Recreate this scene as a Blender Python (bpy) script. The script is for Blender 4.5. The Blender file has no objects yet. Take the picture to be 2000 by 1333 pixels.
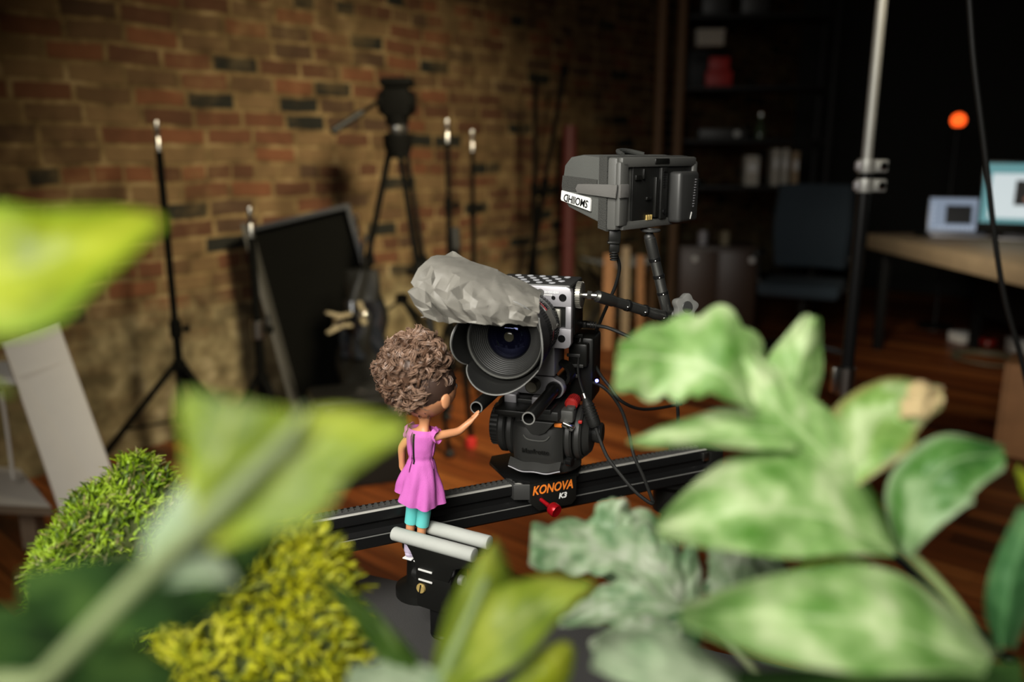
import bpy, bmesh, math, random
from mathutils import Vector, Matrix, Euler, noise

SC = bpy.context.scene
C = SC.collection
PI = math.pi
rnd = random.Random(7)

# ------------------------------------------------------------------ camera, world, lights, exposure
CAM_H = 1.25
PITCH = math.radians(12.9)
FPX = 1600.0                                   # focal length for a 2000 px wide frame
cam_d = bpy.data.cameras.new('photo_camera')
cam = bpy.data.objects.new('photo_camera', cam_d)
C.objects.link(cam)
cam.location = (0, 0, CAM_H)
cam.rotation_euler = (PI / 2 - PITCH, 0, 0)
cam_d.sensor_width = 36
cam_d.lens = FPX / 2000 * 36
cam_d.clip_start = 0.02
cam_d.dof.use_dof = True
cam_d.dof.focus_distance = 0.962
cam_d.dof.aperture_fstop = 2.25
cam_d.dof.aperture_blades = 7
SC.camera = cam

w = bpy.data.worlds.new('room_ambience')
SC.world = w
w.use_nodes = True
w.node_tree.nodes['Background'].inputs[0].default_value = (0.85, 1.0, 0.80, 1)
w.node_tree.nodes['Background'].inputs[1].default_value = 0.004

def area(name, loc, target, sx, sy, watts, col, spread=180):
    d = bpy.data.lights.new(name, 'AREA')
    d.shape = 'RECTANGLE'; d.size = sx; d.size_y = sy
    d.energy = watts; d.color = col; d.spread = math.radians(spread)
    o = bpy.data.objects.new(name, d)
    C.objects.link(o)
    o.location = loc
    o.rotation_euler = (Vector(target) - Vector(loc)).to_track_quat('-Z', 'Y').to_euler()
    return o

area('studio_softbox', (-0.55, -0.50, 1.95), (0.02, 0.95, 0.95), 1.25, 1.1, 17.5, (1.0, 0.97, 0.90), 90)
area('added_wall_light', (0.9, 1.3, 2.75), (-0.60, 4.08, 0.48), 0.5, 0.5, 25, (1.0, 0.86, 0.60), 60)  # added light with no fixture, brightens the bricks and the floor before them
area('added_desk_light', (1.15, 3.0, 1.75), (2.35, 4.3, 0.70), 0.4, 0.4, 1.6, (1.0, 0.93, 0.78), 44)  # added light with no lamp behind it, brightens the desk edge
SC.view_settings.view_transform = 'Standard'
SC.view_settings.look = 'None'
SC.view_settings.gamma = 1
SC.view_settings.exposure = 0.28
SC.view_settings.use_curve_mapping = False

def at(px, py, Y):
    """point of the place seen at a photo pixel, Y metres in front of the camera"""
    u = (px - 1000) / FPX; v = (666.5 - py) / FPX
    r = Vector((u, math.cos(PITCH) + v * math.sin(PITCH), -math.sin(PITCH) + v * math.cos(PITCH)))
    return Vector((0, 0, CAM_H)) + r * (Y / r.y)

def on(px, py, z):
    u = (px - 1000) / FPX; v = (666.5 - py) / FPX
    r = Vector((u, math.cos(PITCH) + v * math.sin(PITCH), -math.sin(PITCH) + v * math.cos(PITCH)))
    return Vector((0, 0, CAM_H)) + r * ((z - CAM_H) / r.z)

# ------------------------------------------------------------------ object helpers
def tag(o, label, cat, group=None, kind=None):
    if label: o['label'] = label
    if cat: o['category'] = cat
    if group: o['group'] = group
    if kind: o['kind'] = kind
    return o

def thing(name, label, cat, loc=(0, 0, 0), yaw=0, pitch=0, group=None):
    o = bpy.data.objects.new(name, None)
    o.empty_display_size = 0.05
    C.objects.link(o)
    o.location = loc
    o.rotation_euler = Euler((math.radians(pitch), 0, math.radians(yaw)), 'XYZ')
    return tag(o, label, cat, group)

def frame(loc, yaw, pitch=0):
    return Matrix.Translation(loc) @ Euler((math.radians(pitch), 0, math.radians(yaw)), 'XYZ').to_matrix().to_4x4()

def copy_tree(o, parent=None):
    c = o.copy(); C.objects.link(c)
    if parent is not None: c.parent = parent
    for ch in list(o.children): copy_tree(ch, c)
    return c

def solid(bm, fs, th):
    """give a sheet of faces a real thickness (back copy pushed along the normals, rim closed)"""
    bm.normal_update()
    vs = list({v for f in fs for v in f.verts})
    fset = set(fs)
    rim = [(l.vert, l.link_loop_next.vert) for f in fs for l in f.loops if sum(1 for q in l.edge.link_faces if q in fset) == 1]
    cp = {v: bm.verts.new(v.co - v.normal * th) for v in vs}
    uvl = bm.loops.layers.uv.active
    for f in fs:
        g = bm.faces.new([cp[v] for v in reversed(f.verts)])
        if uvl:
            m = {cp[l.vert]: l[uvl].uv.copy() for l in f.loops}
            for l in g.loops: l[uvl].uv = m[l.vert]
    for a, b_ in rim:
        try: bm.faces.new((b_, a, cp[a], cp[b_]))
        except ValueError: pass

class B:
    """collects shapes into one bmesh"""
    def __init__(s): s.bm = bmesh.new()
    def _new(s, before): return [v for v in s.bm.verts if v not in before]
    def box(s, c, size, bev=0.0, rot=None, seg=2):
        r = bmesh.ops.create_cube(s.bm, size=1)
        vs = r['verts']
        M = Matrix.Translation(c)
        if rot is not None: M = M @ Euler(rot, 'XYZ').to_matrix().to_4x4()
        M = M @ Matrix.Diagonal((size[0], size[1], size[2], 1))
        bmesh.ops.transform(s.bm, matrix=M, verts=vs)
        if bev > 0:
            es = list({e for v in vs for e in v.link_edges})
            bmesh.ops.bevel(s.bm, geom=es, offset=bev, segments=seg, profile=0.5, affect='EDGES')
        return s
    def obox(s, p0, p1, wd, th, up=(0, 0, 1), bev=0.0):
        """bar from p0 to p1 with cross-section wd x th"""
        p0 = Vector(p0); p1 = Vector(p1)
        y = (p1 - p0); L = y.length; y.normalize()
        x = y.cross(Vector(up))
        if x.length < 1e-5: x = y.cross(Vector((1, 0, 0)))
        x.normalize(); z = x.cross(y)
        M = Matrix((x, y, z)).transposed().to_4x4(); M.translation = (p0 + p1) / 2
        vs = bmesh.ops.create_cube(s.bm, size=1)['verts']
        bmesh.ops.transform(s.bm, matrix=M @ Matrix.Diagonal((wd, L, th, 1)), verts=vs)
        if bev > 0:
            es = list({e for v in vs for e in v.link_edges})
            bmesh.ops.bevel(s.bm, geom=es, offset=bev, segments=2, profile=0.5, affect='EDGES')
        return s
    def lathe(s, prof, o, d, n=32, closed=False):
        """revolve (radius, height) pairs about the axis o + d"""
        o = Vector(o); d = Vector(d).normalized()
        x = d.orthogonal().normalized(); y = d.cross(x)
        rings = []
        for (r, h) in prof:
            if r < 1e-6:
                rings.append([s.bm.verts.new(o + d * h)])
            else:
                rings.append([s.bm.verts.new(o + d * h + (x * math.cos(2 * PI * k / n) + y * math.sin(2 * PI * k / n)) * r) for k in range(n)])
        pairs = list(zip(rings[:-1], rings[1:]))
        if closed: pairs.append((rings[-1], rings[0]))
        for a, b in pairs:
            for k in range(n):
                k2 = (k + 1) % n
                if len(a) == 1 and len(b) == 1: continue
                if len(a) == 1: f = (a[0], b[k2], b[k])
                elif len(b) == 1: f = (a[k], a[k2], b[0])
                else: f = (a[k], a[k2], b[k2], b[k])
                try: s.bm.faces.new(f)
                except ValueError: pass
        return s
    def cyl(s, p0, p1, r0, r1=None, n=20, bev=0.0):
        p0 = Vector(p0); p1 = Vector(p1)
        if r1 is None: r1 = r0
        L = (p1 - p0).length
        b = min(bev, L * .4, r0 * .9, r1 * .9) if bev else 0
        if b: prof = [(0, 0), (r0 - b, 0), (r0, b), (r1, L - b), (r1 - b, L), (0, L)]
        else: prof = [(0, 0), (r0, 0), (r1, L), (0, L)]
        return s.lathe(prof, p0, p1 - p0, n)
    def ball(s, c, r, n=16, m=10, M=None):
        if not hasattr(r, '__len__'): r = (r, r, r)
        vs = bmesh.ops.create_uvsphere(s.bm, u_segments=n, v_segments=m, radius=1)['verts']
        T = Matrix.Translation(c)
        if M is not None: T = T @ M
        bmesh.ops.transform(s.bm, matrix=T @ Matrix.Diagonal((r[0], r[1], r[2], 1)), verts=vs)
        return s
    def tube(s, pts, r, n=8, smooth=6):
        P = [Vector(p) for p in pts]
        R = list(r) if hasattr(r, '__len__') else [r] * len(P)
        if smooth and len(P) > 2:
            Q = []; RR = []
            for i in range(len(P) - 1):
                a = P[max(i - 1, 0)]; b = P[i]; c = P[i + 1]; d = P[min(i + 2, len(P) - 1)]
                for k in range(smooth):
                    t = k / smooth
                    Q.append(0.5 * ((2 * b) + (c - a) * t + (2 * a - 5 * b + 4 * c - d) * t * t + (3 * b - a - 3 * c + d) * t ** 3))
                    RR.append(R[i] * (1 - t) + R[i + 1] * t)
            Q.append(P[-1]); RR.append(R[-1]); P = Q; R = RR
        prev = None; nrm = None; first = None
        for i, p in enumerate(P):
            t = (P[min(i + 1, len(P) - 1)] - P[max(i - 1, 0)])
            if t.length < 1e-9: t = Vector((0, 0, 1))
            t.normalize()
            if nrm is None: nrm = t.orthogonal().normalized()
            nrm = (nrm - t * nrm.dot(t))
            if nrm.length < 1e-6: nrm = t.orthogonal()
            nrm.normalize(); bn = t.cross(nrm)
            ring = [s.bm.verts.new(p + (nrm * math.cos(2 * PI * k / n) + bn * math.sin(2 * PI * k / n)) * R[i]) for k in range(n)]
            if prev:
                for k in range(n):
                    s.bm.faces.new((prev[k], prev[(k + 1) % n], ring[(k + 1) % n], ring[k]))
            else: first = ring
            prev = ring
        s.bm.faces.new(list(reversed(first))); s.bm.faces.new(prev)
        return s
    def prism(s, poly, o, ux, uy, depth, bev=0.0):
        """polygon (2-D) in the plane o, ux, uy extruded by the vector depth"""
        o = Vector(o); ux = Vector(ux); uy = Vector(uy); dv = Vector(depth)
        a = [s.bm.verts.new(o + ux * p[0] + uy * p[1]) for p in poly]
        b = [s.bm.verts.new(v.co + dv) for v in a]
        n = len(poly)
        fs = [s.bm.faces.new(a), s.bm.faces.new(list(reversed(b)))]
        for k in range(n): fs.append(s.bm.faces.new((a[(k + 1) % n], a[k], b[k], b[(k + 1) % n])))
        bmesh.ops.recalc_face_normals(s.bm, faces=fs)
        if bev > 0:
            es = list({e for f in fs[:2] for e in f.edges})
            bmesh.ops.bevel(s.bm, geom=es, offset=bev, segments=2, profile=0.5, affect='EDGES')
        return s
    def grid(s, fn, nu, nv, thick=0.0, uv=True):
        uvl = s.bm.loops.layers.uv.verify() if uv else None
        V = [[s.bm.verts.new(fn(i / nu, j / nv)) for j in range(nv + 1)] for i in range(nu + 1)]
        fs = []
        for i in range(nu):
            for j in range(nv):
                try:
                    f = s.bm.faces.new((V[i][j], V[i + 1][j], V[i + 1][j + 1], V[i][j + 1]))
                except ValueError: continue
                fs.append(f)
                if uv:
                    for l, (a, b) in zip(f.loops, ((i, j), (i + 1, j), (i + 1, j + 1), (i, j + 1))):
                        l[uvl].uv = (a / nu, b / nv)
        if thick:
            solid(s.bm, fs, abs(thick))
        return s

def obj(name, b, mat, parent=None, angle=35, label=None, smooth=True, recalc=True):
    bm = b.bm if isinstance(b, B) else b
    if recalc: bmesh.ops.recalc_face_normals(bm, faces=bm.faces)
    me = bpy.data.meshes.new(name)
    bm.to_mesh(me); bm.free()
    if smooth:
        me.shade_smooth()
        if angle < 180: me.set_sharp_from_angle(angle=math.radians(angle))
    me.materials.append(mat)
    o = bpy.data.objects.new(name, me)
    C.objects.link(o)
    if parent is not None: o.parent = parent
    if label: o['label'] = label
    return o

def text(name, body, size, mat, parent, M, depth=0.0003, shear=0.0, bold=0.0, space=1.0, align='CENTER', label=None):
    cu = bpy.data.curves.new(name, 'FONT')
    cu.body = body; cu.size = size; cu.extrude = depth; cu.shear = shear
    cu.align_x = align; cu.align_y = 'CENTER'; cu.offset = bold; cu.space_character = space
    cu.resolution_u = 3
    t = bpy.data.objects.new(name + '_src', cu)
    C.objects.link(t)
    bpy.context.view_layer.update()
    me = bpy.data.meshes.new_from_object(t.evaluated_get(bpy.context.evaluated_depsgraph_get()))
    bpy.data.objects.remove(t); bpy.data.curves.remove(cu)
    me.transform(M)
    me.name = name
    me.materials.clear(); me.materials.append(mat)
    o = bpy.data.objects.new(name, me)
    C.objects.link(o)
    if parent is not None: o.parent = parent
    if label: o['label'] = label
    return o

def plane_M(o, ux, uy):
    ux = Vector(ux).normalized(); uy = Vector(uy).normalized(); uz = ux.cross(uy)
    M = Matrix((ux, uy, uz)).transposed().to_4x4(); M.translation = Vector(o)
    return M

# ------------------------------------------------------------------ materials
def N(nt, kind, **kw):
    n = nt.nodes.new(kind)
    for k, v in kw.items(): setattr(n, k, v)
    return n

def pmat(name, col, rough=0.5, metal=0.0, spec=0.5, bump=0.0, bscale=300, var=0.0, vscale=20, coat=0.0):
    m = bpy.data.materials.new(name); m.use_nodes = True
    nt = m.node_tree; p = nt.nodes['Principled BSDF']
    p.inputs['Base Color'].default_value = (*col, 1)
    p.inputs['Roughness'].default_value = rough
    p.inputs['Metallic'].default_value = metal
    p.inputs['Specular IOR Level'].default_value = spec
    p.inputs['Coat Weight'].default_value = coat
    tc = N(nt, 'ShaderNodeTexCoord')
    no = N(nt, 'ShaderNodeTexNoise'); no.inputs['Scale'].default_value = vscale; no.inputs['Detail'].default_value = 5
    nt.links.new(tc.outputs['Object'], no.inputs['Vector'])
    v = var if var else 0.12
    hs = N(nt, 'ShaderNodeMix', data_type='RGBA')
    hs.inputs[6].default_value = (*[c * (1 - v) for c in col], 1)
    hs.inputs[7].default_value = (*[min(1, c * (1 + v)) for c in col], 1)
    nt.links.new(no.outputs['Fac'], hs.inputs[0]); nt.links.new(hs.outputs[2], p.inputs['Base Color'])
    if bump:
        n2 = N(nt, 'ShaderNodeTexNoise'); n2.inputs['Scale'].default_value = bscale; n2.inputs['Detail'].default_value = 3
        nt.links.new(tc.outputs['Object'], n2.inputs['Vector'])
        bp = N(nt, 'ShaderNodeBump'); bp.inputs['Strength'].default_value = bump; bp.inputs['Distance'].default_value = 0.002
        nt.links.new(n2.outputs['Fac'], bp.inputs['Height']); nt.links.new(bp.outputs[0], p.inputs['Normal'])
    return m

def emat(name, col, strength):
    m = bpy.data.materials.new(name); m.use_nodes = True
    p = m.node_tree.nodes['Principled BSDF']
    p.inputs['Base Color'].default_value = (*[c * .3 for c in col], 1)
    p.inputs['Emission Color'].default_value = (*col, 1)
    p.inputs['Emission Strength'].default_value = strength
    return m

def ramp(nt, stops, interp='LINEAR'):
    r = N(nt, 'ShaderNodeValToRGB'); cr = r.color_ramp; cr.interpolation = interp
    while len(cr.elements) < len(stops): cr.elements.new(0.5)
    for e, (p, c) in zip(cr.elements, stops): e.position = p; e.color = (*c, 1)
    return r

def math_n(nt, op, a, b=None, c=None):
    n = N(nt, 'ShaderNodeMath', operation=op)
    for i, x in enumerate((a, b, c)):
        if x is None: continue
        if isinstance(x, (int, float)): n.inputs[i].default_value = x
        else: nt.links.new(x, n.inputs[i])
    return n.outputs[0]

def brick_mat():
    m = bpy.data.materials.new('old_brick'); m.use_nodes = True
    nt = m.node_tree; p = nt.nodes['Principled BSDF']
    tc = N(nt, 'ShaderNodeTexCoord')
    wob = N(nt, 'ShaderNodeTexNoise'); wob.inputs['Scale'].default_value = 3.5; wob.inputs['Detail'].default_value = 4
    nt.links.new(tc.outputs['Object'], wob.inputs['Vector'])
    sub = N(nt, 'ShaderNodeVectorMath', operation='SUBTRACT'); nt.links.new(wob.outputs['Color'], sub.inputs[0]); sub.inputs[1].default_value = (.5, .5, .5)
    sca = N(nt, 'ShaderNodeVectorMath', operation='SCALE'); nt.links.new(sub.outputs[0], sca.inputs[0]); sca.inputs['Scale'].default_value = 0.040
    add = N(nt, 'ShaderNodeVectorMath', operation='ADD'); nt.links.new(tc.outputs['Object'], add.inputs[0]); nt.links.new(sca.outputs[0], add.inputs[1])
    sp = N(nt, 'ShaderNodeSeparateXYZ'); nt.links.new(add.outputs[0], sp.inputs[0])
    zr = math_n(nt, 'DIVIDE', sp.outputs['Z'], 0.078)
    row = math_n(nt, 'FLOOR', zr); fz = math_n(nt, 'FRACT', zr)
    wr = N(nt, 'ShaderNodeTexWhiteNoise', noise_dimensions='1D'); nt.links.new(row, wr.inputs['W'])
    head = math_n(nt, 'GREATER_THAN', wr.outputs['Value'], 0.66)          # header courses
    size = math_n(nt, 'SUBTRACT', 0.225, math_n(nt, 'MULTIPLY', head, 0.105))
    xr = math_n(nt, 'ADD', math_n(nt, 'DIVIDE', sp.outputs['X'], size), math_n(nt, 'MULTIPLY', wr.outputs['Value'], 7.3))
    colm = math_n(nt, 'FLOOR', xr); fx = math_n(nt, 'FRACT', xr)
    cmb = N(nt, 'ShaderNodeCombineXYZ'); nt.links.new(colm, cmb.inputs[0]); nt.links.new(row, cmb.inputs[1])
    wn = N(nt, 'ShaderNodeTexWhiteNoise', noise_dimensions='2D'); nt.links.new(cmb.outputs[0], wn.inputs['Vector'])
    bc = ramp(nt, [(0.0, (.015, .015, .011)), (.10, (.080, .036, .018)), (.28, (.110, .046, .022)), (.44, (.140, .056, .025)), (.58, (.100, .058, .027)), (.74, (.145, .090, .040)), (.88, (.065, .037, .020))], 'CONSTANT')
    nt.links.new(wn.outputs['Value'], bc.inputs[0])
    # mortar mask
    def edge(fr, width):
        d = math_n(nt, 'MINIMUM', fr, math_n(nt, 'SUBTRACT', 1.0, fr))
        mr = N(nt, 'ShaderNodeMapRange', interpolation_type='SMOOTHSTEP'); nt.links.new(d, mr.inputs[0])
        mr.inputs[1].default_value = width * .55; mr.inputs[2].default_value = width * 1.3
        return mr.outputs[0]
    brick = math_n(nt, 'MULTIPLY', edge(fz, 0.120), edge(fx, 0.048))
    sm = N(nt, 'ShaderNodeTexNoise'); sm.inputs['Scale'].default_value = 2.3; sm.inputs['Detail'].default_value = 6; sm.inputs['Roughness'].default_value = .65
    nt.links.new(tc.outputs['Object'], sm.inputs['Vector'])
    smr = N(nt, 'ShaderNodeMapRange'); nt.links.new(sm.outputs['Fac'], smr.inputs[0]); smr.inputs[1].default_value = .51; smr.inputs[2].default_value = .72; smr.inputs[3].default_value = 1; smr.inputs[4].default_value = .35
    # rough render at the foot of the wall
    zs = N(nt, 'ShaderNodeSeparateXYZ'); nt.links.new(tc.outputs['Object'], zs.inputs[0])
    hz = math_n(nt, 'ADD', zs.outputs['Z'], math_n(nt, 'MULTIPLY', sm.outputs['Fac'], -0.9))
    pl = N(nt, 'ShaderNodeMapRange', interpolation_type='SMOOTHSTEP'); nt.links.new(hz, pl.inputs[0]); pl.inputs[1].default_value = -1.80; pl.inputs[2].default_value = -1.42; pl.inputs[3].default_value = .12; pl.inputs[4].default_value = 1
    bm_ = math_n(nt, 'MULTIPLY', math_n(nt, 'MULTIPLY', brick, smr.outputs[0]), pl.outputs[0])
    mo = ramp(nt, [(.3, (.090, .056, .023)), (.55, (.175, .118, .050)), (.75, (.27, .195, .095))])
    n3 = N(nt, 'ShaderNodeTexNoise'); n3.inputs['Scale'].default_value = 11; n3.inputs['Detail'].default_value = 6
    nt.links.new(tc.outputs['Object'], n3.inputs['Vector']); nt.links.new(n3.outputs['Fac'], mo.inputs[0])
    mp = N(nt, 'ShaderNodeMix', data_type='RGBA'); nt.links.new(pl.outputs[0], mp.inputs[0])
    st = ramp(nt, [(.35, (.10, .080, .040)), (.6, (.21, .175, .095)), (.75, (.33, .285, .175))]); nt.links.new(n3.outputs['Fac'], st.inputs[0])
    nt.links.new(st.outputs[0], mp.inputs[6]); nt.links.new(mo.outputs[0], mp.inputs[7])
    mx = N(nt, 'ShaderNodeMix', data_type='RGBA'); nt.links.new(bm_, mx.inputs[0]); nt.links.new(mp.outputs[2], mx.inputs[6]); nt.links.new(bc.outputs[0], mx.inputs[7])
    # blotches
    bl = N(nt, 'ShaderNodeMix', data_type='RGBA', blend_type='MULTIPLY'); bl.inputs[0].default_value = .5
    nt.links.new(mx.outputs[2], bl.inputs[6])
    rr = ramp(nt, [(.3, (.45, .45, .42)), (.62, (1, 1, 1))]); nt.links.new(n3.outputs['Fac'], rr.inputs[0]); nt.links.new(rr.outputs[0], bl.inputs[7])
    nt.links.new(bl.outputs[2], p.inputs['Base Color'])
    p.inputs['Roughness'].default_value = .9; p.inputs['Specular IOR Level'].default_value = .2
    bp = N(nt, 'ShaderNodeBump'); bp.inputs['Strength'].default_value = .6; bp.inputs['Distance'].default_value = .008
    hh = math_n(nt, 'ADD', bm_, math_n(nt, 'MULTIPLY', n3.outputs['Fac'], .8))
    nt.links.new(hh, bp.inputs['Height']); nt.links.new(bp.outputs[0], p.inputs['Normal'])
    return m

def floor_mat():
    m = bpy.data.materials.new('pine_boards'); m.use_nodes = True
    nt = m.node_tree; p = nt.nodes['Principled BSDF']
    tc = N(nt, 'ShaderNodeTexCoord'); sp = N(nt, 'ShaderNodeSeparateXYZ'); nt.links.new(tc.outputs['Object'], sp.inputs[0])
    xr = math_n(nt, 'DIVIDE', sp.outputs['X'], 0.085)
    row = math_n(nt, 'FLOOR', xr); fx = math_n(nt, 'FRACT', xr)
    wr = N(nt, 'ShaderNodeTexWhiteNoise', noise_dimensions='1D'); nt.links.new(row, wr.inputs['W'])
    yr = math_n(nt, 'ADD', math_n(nt, 'DIVIDE', sp.outputs['Y'], 1.9), math_n(nt, 'MULTIPLY', wr.outputs['Value'], 5))
    cmb = N(nt, 'ShaderNodeCombineXYZ'); nt.links.new(row, cmb.inputs[0]); nt.links.new(math_n(nt, 'FLOOR', yr), cmb.inputs[1])
    wn = N(nt, 'ShaderNodeTexWhiteNoise', noise_dimensions='2D'); nt.links.new(cmb.outputs[0], wn.inputs['Vector'])
    bc = ramp(nt, [(0, (.060, .015, .004)), (.35, (.130, .032, .007)), (.65, (.21, .056, .012)), (1, (.31, .100, .022))]); nt.links.new(wn.outputs['Value'], bc.inputs[0])
    mp = N(nt, 'ShaderNodeMapping'); mp.inputs['Scale'].default_value = (60, 2.5, 1); nt.links.new(tc.outputs['Object'], mp.inputs[0])
    gr = N(nt, 'ShaderNodeTexNoise'); gr.inputs['Scale'].default_value = 1; gr.inputs['Detail'].default_value = 5; nt.links.new(mp.outputs[0], gr.inputs['Vector'])
    gm = N(nt, 'ShaderNodeMix', data_type='RGBA', blend_type='MULTIPLY'); gm.inputs[0].default_value = .8; nt.links.new(bc.outputs[0], gm.inputs[6])
    gg = ramp(nt, [(.3, (.40, .36, .33)), (.62, (1.1, 1.1, 1.1))]); nt.links.new(gr.outputs['Fac'], gg.inputs[0]); nt.links.new(gg.outputs[0], gm.inputs[7])
    d = math_n(nt, 'MINIMUM', fx, math_n(nt, 'SUBTRACT', 1.0, fx))
    gap = math_n(nt, 'GREATER_THAN', d, 0.03)
    fm = N(nt, 'ShaderNodeMix', data_type='RGBA'); nt.links.new(gap, fm.inputs[0]); fm.inputs[6].default_value = (.012, .006, .003, 1); nt.links.new(gm.outputs[2], fm.inputs[7])
    nt.links.new(fm.outputs[2], p.inputs['Base Color'])
    p.inputs['Roughness'].default_value = .42; p.inputs['Specular IOR Level'].default_value = .4
    bp = N(nt, 'ShaderNodeBump'); bp.inputs['Strength'].default_value = .4; bp.inputs['Distance'].default_value = .004
    nt.links.new(math_n(nt, 'ADD', gap, gr.outputs['Fac']), bp.inputs['Height']); nt.links.new(bp.outputs[0], p.inputs['Normal'])
    return m

def leaf_mat(name, dark, mid, pale, transl=.3, rough=.5, edge=None, mottled=9.0):
    m = bpy.data.materials.new(name); m.use_nodes = True
    nt = m.node_tree; p = nt.nodes['Principled BSDF']; out = nt.nodes['Material Output']
    tc = N(nt, 'ShaderNodeTexCoord'); uv = N(nt, 'ShaderNodeSeparateXYZ'); nt.links.new(tc.outputs['UV'], uv.inputs[0])
    a = math_n(nt, 'ABSOLUTE', math_n(nt, 'SUBTRACT', uv.outputs[1], 0.5))
    no = N(nt, 'ShaderNodeTexNoise'); no.inputs['Scale'].default_value = mottled; no.inputs['Detail'].default_value = 3
    mp = N(nt, 'ShaderNodeMapping'); mp.inputs['Scale'].default_value = (1, 1, 1); nt.links.new(tc.outputs['Object'], mp.inputs[0])
    sc = N(nt, 'ShaderNodeVectorMath', operation='SCALE'); sc.inputs['Scale'].default_value = 4; nt.links.new(mp.outputs[0], sc.inputs[0]); nt.links.new(sc.outputs[0], no.inputs['Vector'])
    cr = ramp(nt, [(.32, dark), (.5, mid), (.68, pale)]); nt.links.new(no.outputs['Fac'], cr.inputs[0])
    # veins: midrib plus slanted side veins
    vein = math_n(nt, 'LESS_THAN', a, 0.025)
    sv = math_n(nt, 'FRACT', math_n(nt, 'MULTIPLY', math_n(nt, 'SUBTRACT', uv.outputs[0], math_n(nt, 'MULTIPLY', a, .35)), 8))
    sv = math_n(nt, 'LESS_THAN', sv, 0.10)
    vv = math_n(nt, 'MULTIPLY', math_n(nt, 'MAXIMUM', vein, math_n(nt, 'MULTIPLY', sv, .25)), .45)
    mx = N(nt, 'ShaderNodeMix', data_type='RGBA'); nt.links.new(vv, mx.inputs[0]); nt.links.new(cr.outputs[0], mx.inputs[6]); mx.inputs[7].default_value = (*pale, 1)
    colr = mx.outputs[2]
    if edge:
        em = N(nt, 'ShaderNodeMapRange', interpolation_type='SMOOTHSTEP'); nt.links.new(a, em.inputs[0]); em.inputs[1].default_value = .33; em.inputs[2].default_value = .5
        m2 = N(nt, 'ShaderNodeMix', data_type='RGBA'); nt.links.new(math_n(nt, 'MULTIPLY', em.outputs[0], .8), m2.inputs[0]); nt.links.new(colr, m2.inputs[6]); m2.inputs[7].default_value = (*edge, 1); colr = m2.outputs[2]
    nt.links.new(colr, p.inputs['Base Color'])
    p.inputs['Roughness'].default_value = rough; p.inputs['Specular IOR Level'].default_value = .4 if rough < .8 else .08
    tr = N(nt, 'ShaderNodeBsdfTranslucent'); nt.links.new(colr, tr.inputs['Color'])
    ms = N(nt, 'ShaderNodeMixShader'); ms.inputs[0].default_value = transl
    nt.links.new(p.outputs[0], ms.inputs[1]); nt.links.new(tr.outputs[0], ms.inputs[2]); nt.links.new(ms.outputs[0], out.inputs['Surface'])
    return m

M_ = {}
M_['brick'] = brick_mat()
M_['floor'] = floor_mat()
M_['darkwall'] = pmat('dark_wall_paint', (.016, .016, .013), .9)
M_['ceil'] = pmat('dark_ceiling', (.03, .028, .022), .95)
M_['black'] = pmat('black_plastic', (.008, .008, .007), .38, spec=.28)
M_['black_matte'] = pmat('matte_black', (.010, .010, .009), .52, spec=.28, bump=.1)
M_['black_gloss'] = pmat('gloss_black', (.006, .006, .006), .22, spec=.4)
M_['rubber'] = pmat('rubber', (.010, .010, .009), .55, spec=.28, bump=.15, bscale=700)
M_['alu_black'] = pmat('black_anodised', (.010, .010, .010), .30, metal=.3, spec=.35)
M_['grey_metal'] = pmat('grey_anodised', (.36, .35, .37), .42, metal=.4, bump=.05, bscale=1500)
M_['grey_dark'] = pmat('dark_grey_metal', (.050, .050, .048), .45, metal=.4)
M_['grey_plastic'] = pmat('grey_plastic', (.085, .085, .078), .5, bump=.12, bscale=900)
M_['steel'] = pmat('steel', (.55, .54, .50), .28, metal=1.0)
M_['chrome'] = pmat('chrome', (.75, .74, .70), .15, metal=1.0)
M_['bg_black'] = pmat('dull_black', (.0035, .0035, .003), .7, spec=.03)  # even near-black with hardly any sheen, for the background gear
M_['arm'] = pmat('arm_black_metal', (.15, .15, .14), .34, metal=.9)
M_['head'] = pmat('fluid_head_black', (.026, .026, .024), .42, spec=.5, bump=.06, bscale=900)
M_['teeth'] = pmat('belt_grey', (.06, .06, .057), .5)
M_['edge'] = pmat('edge_grey', (.16, .16, .15), .5)
M_['pole'] = pmat('satin_pole', (.34, .34, .32), .5, metal=.6)
M_['track'] = pmat('polished_track', (.62, .61, .56), .45, metal=.35)
M_['brass'] = pmat('brass', (.80, .58, .20), .38, metal=.55)
M_['red'] = pmat('red_anodised', (.42, .006, .012), .28, metal=.5)
M_['red_paint'] = pmat('red_paint', (.45, .02, .015), .5)
M_['orange'] = pmat('orange_print', (.85, .22, .02), .6)
M_['white_print'] = pmat('white_print', (.75, .75, .72), .6)
M_['tape'] = pmat('grey_gaffer_tape', (.195, .185, .160), .55, bump=.08, bscale=600, var=.10, vscale=40)
M_['nylon'] = pmat('grey_nylon', (.080, .082, .074), .85, bump=.5, bscale=1600)
M_['nylon_dark'] = pmat('dark_nylon', (.030, .031, .027), .9, bump=.5, bscale=1600)
M_['velcro'] = pmat('velcro', (.045, .045, .040), .95, bump=.9, bscale=900)
M_['strap'] = pmat('grey_strap', (.14, .135, .125), .85, bump=.6, bscale=2200)
M_['skin'] = pmat('doll_skin', (.60, .27, .13), .42, var=.05)
M_['dress'] = pmat('orchid_cloth', (.52, .115, .42), .8, bump=.25, bscale=900, var=.10, vscale=60)
M_['leggings'] = pmat('turquoise_cloth', (.11, .54, .52), .75, bump=.15, bscale=1500)
M_['shoe'] = pmat('lilac_plastic', (.58, .50, .66), .45)
M_['hair'] = pmat('brown_hair', (.25, .155, .105), .45, var=.40, vscale=90)
M_['hair_mid'] = pmat('mid_brown_hair', (.10, .052, .030), .5, var=.5, vscale=90)
M_['hair_dark'] = pmat('dark_hair', (.040, .018, .010), .7)
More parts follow.
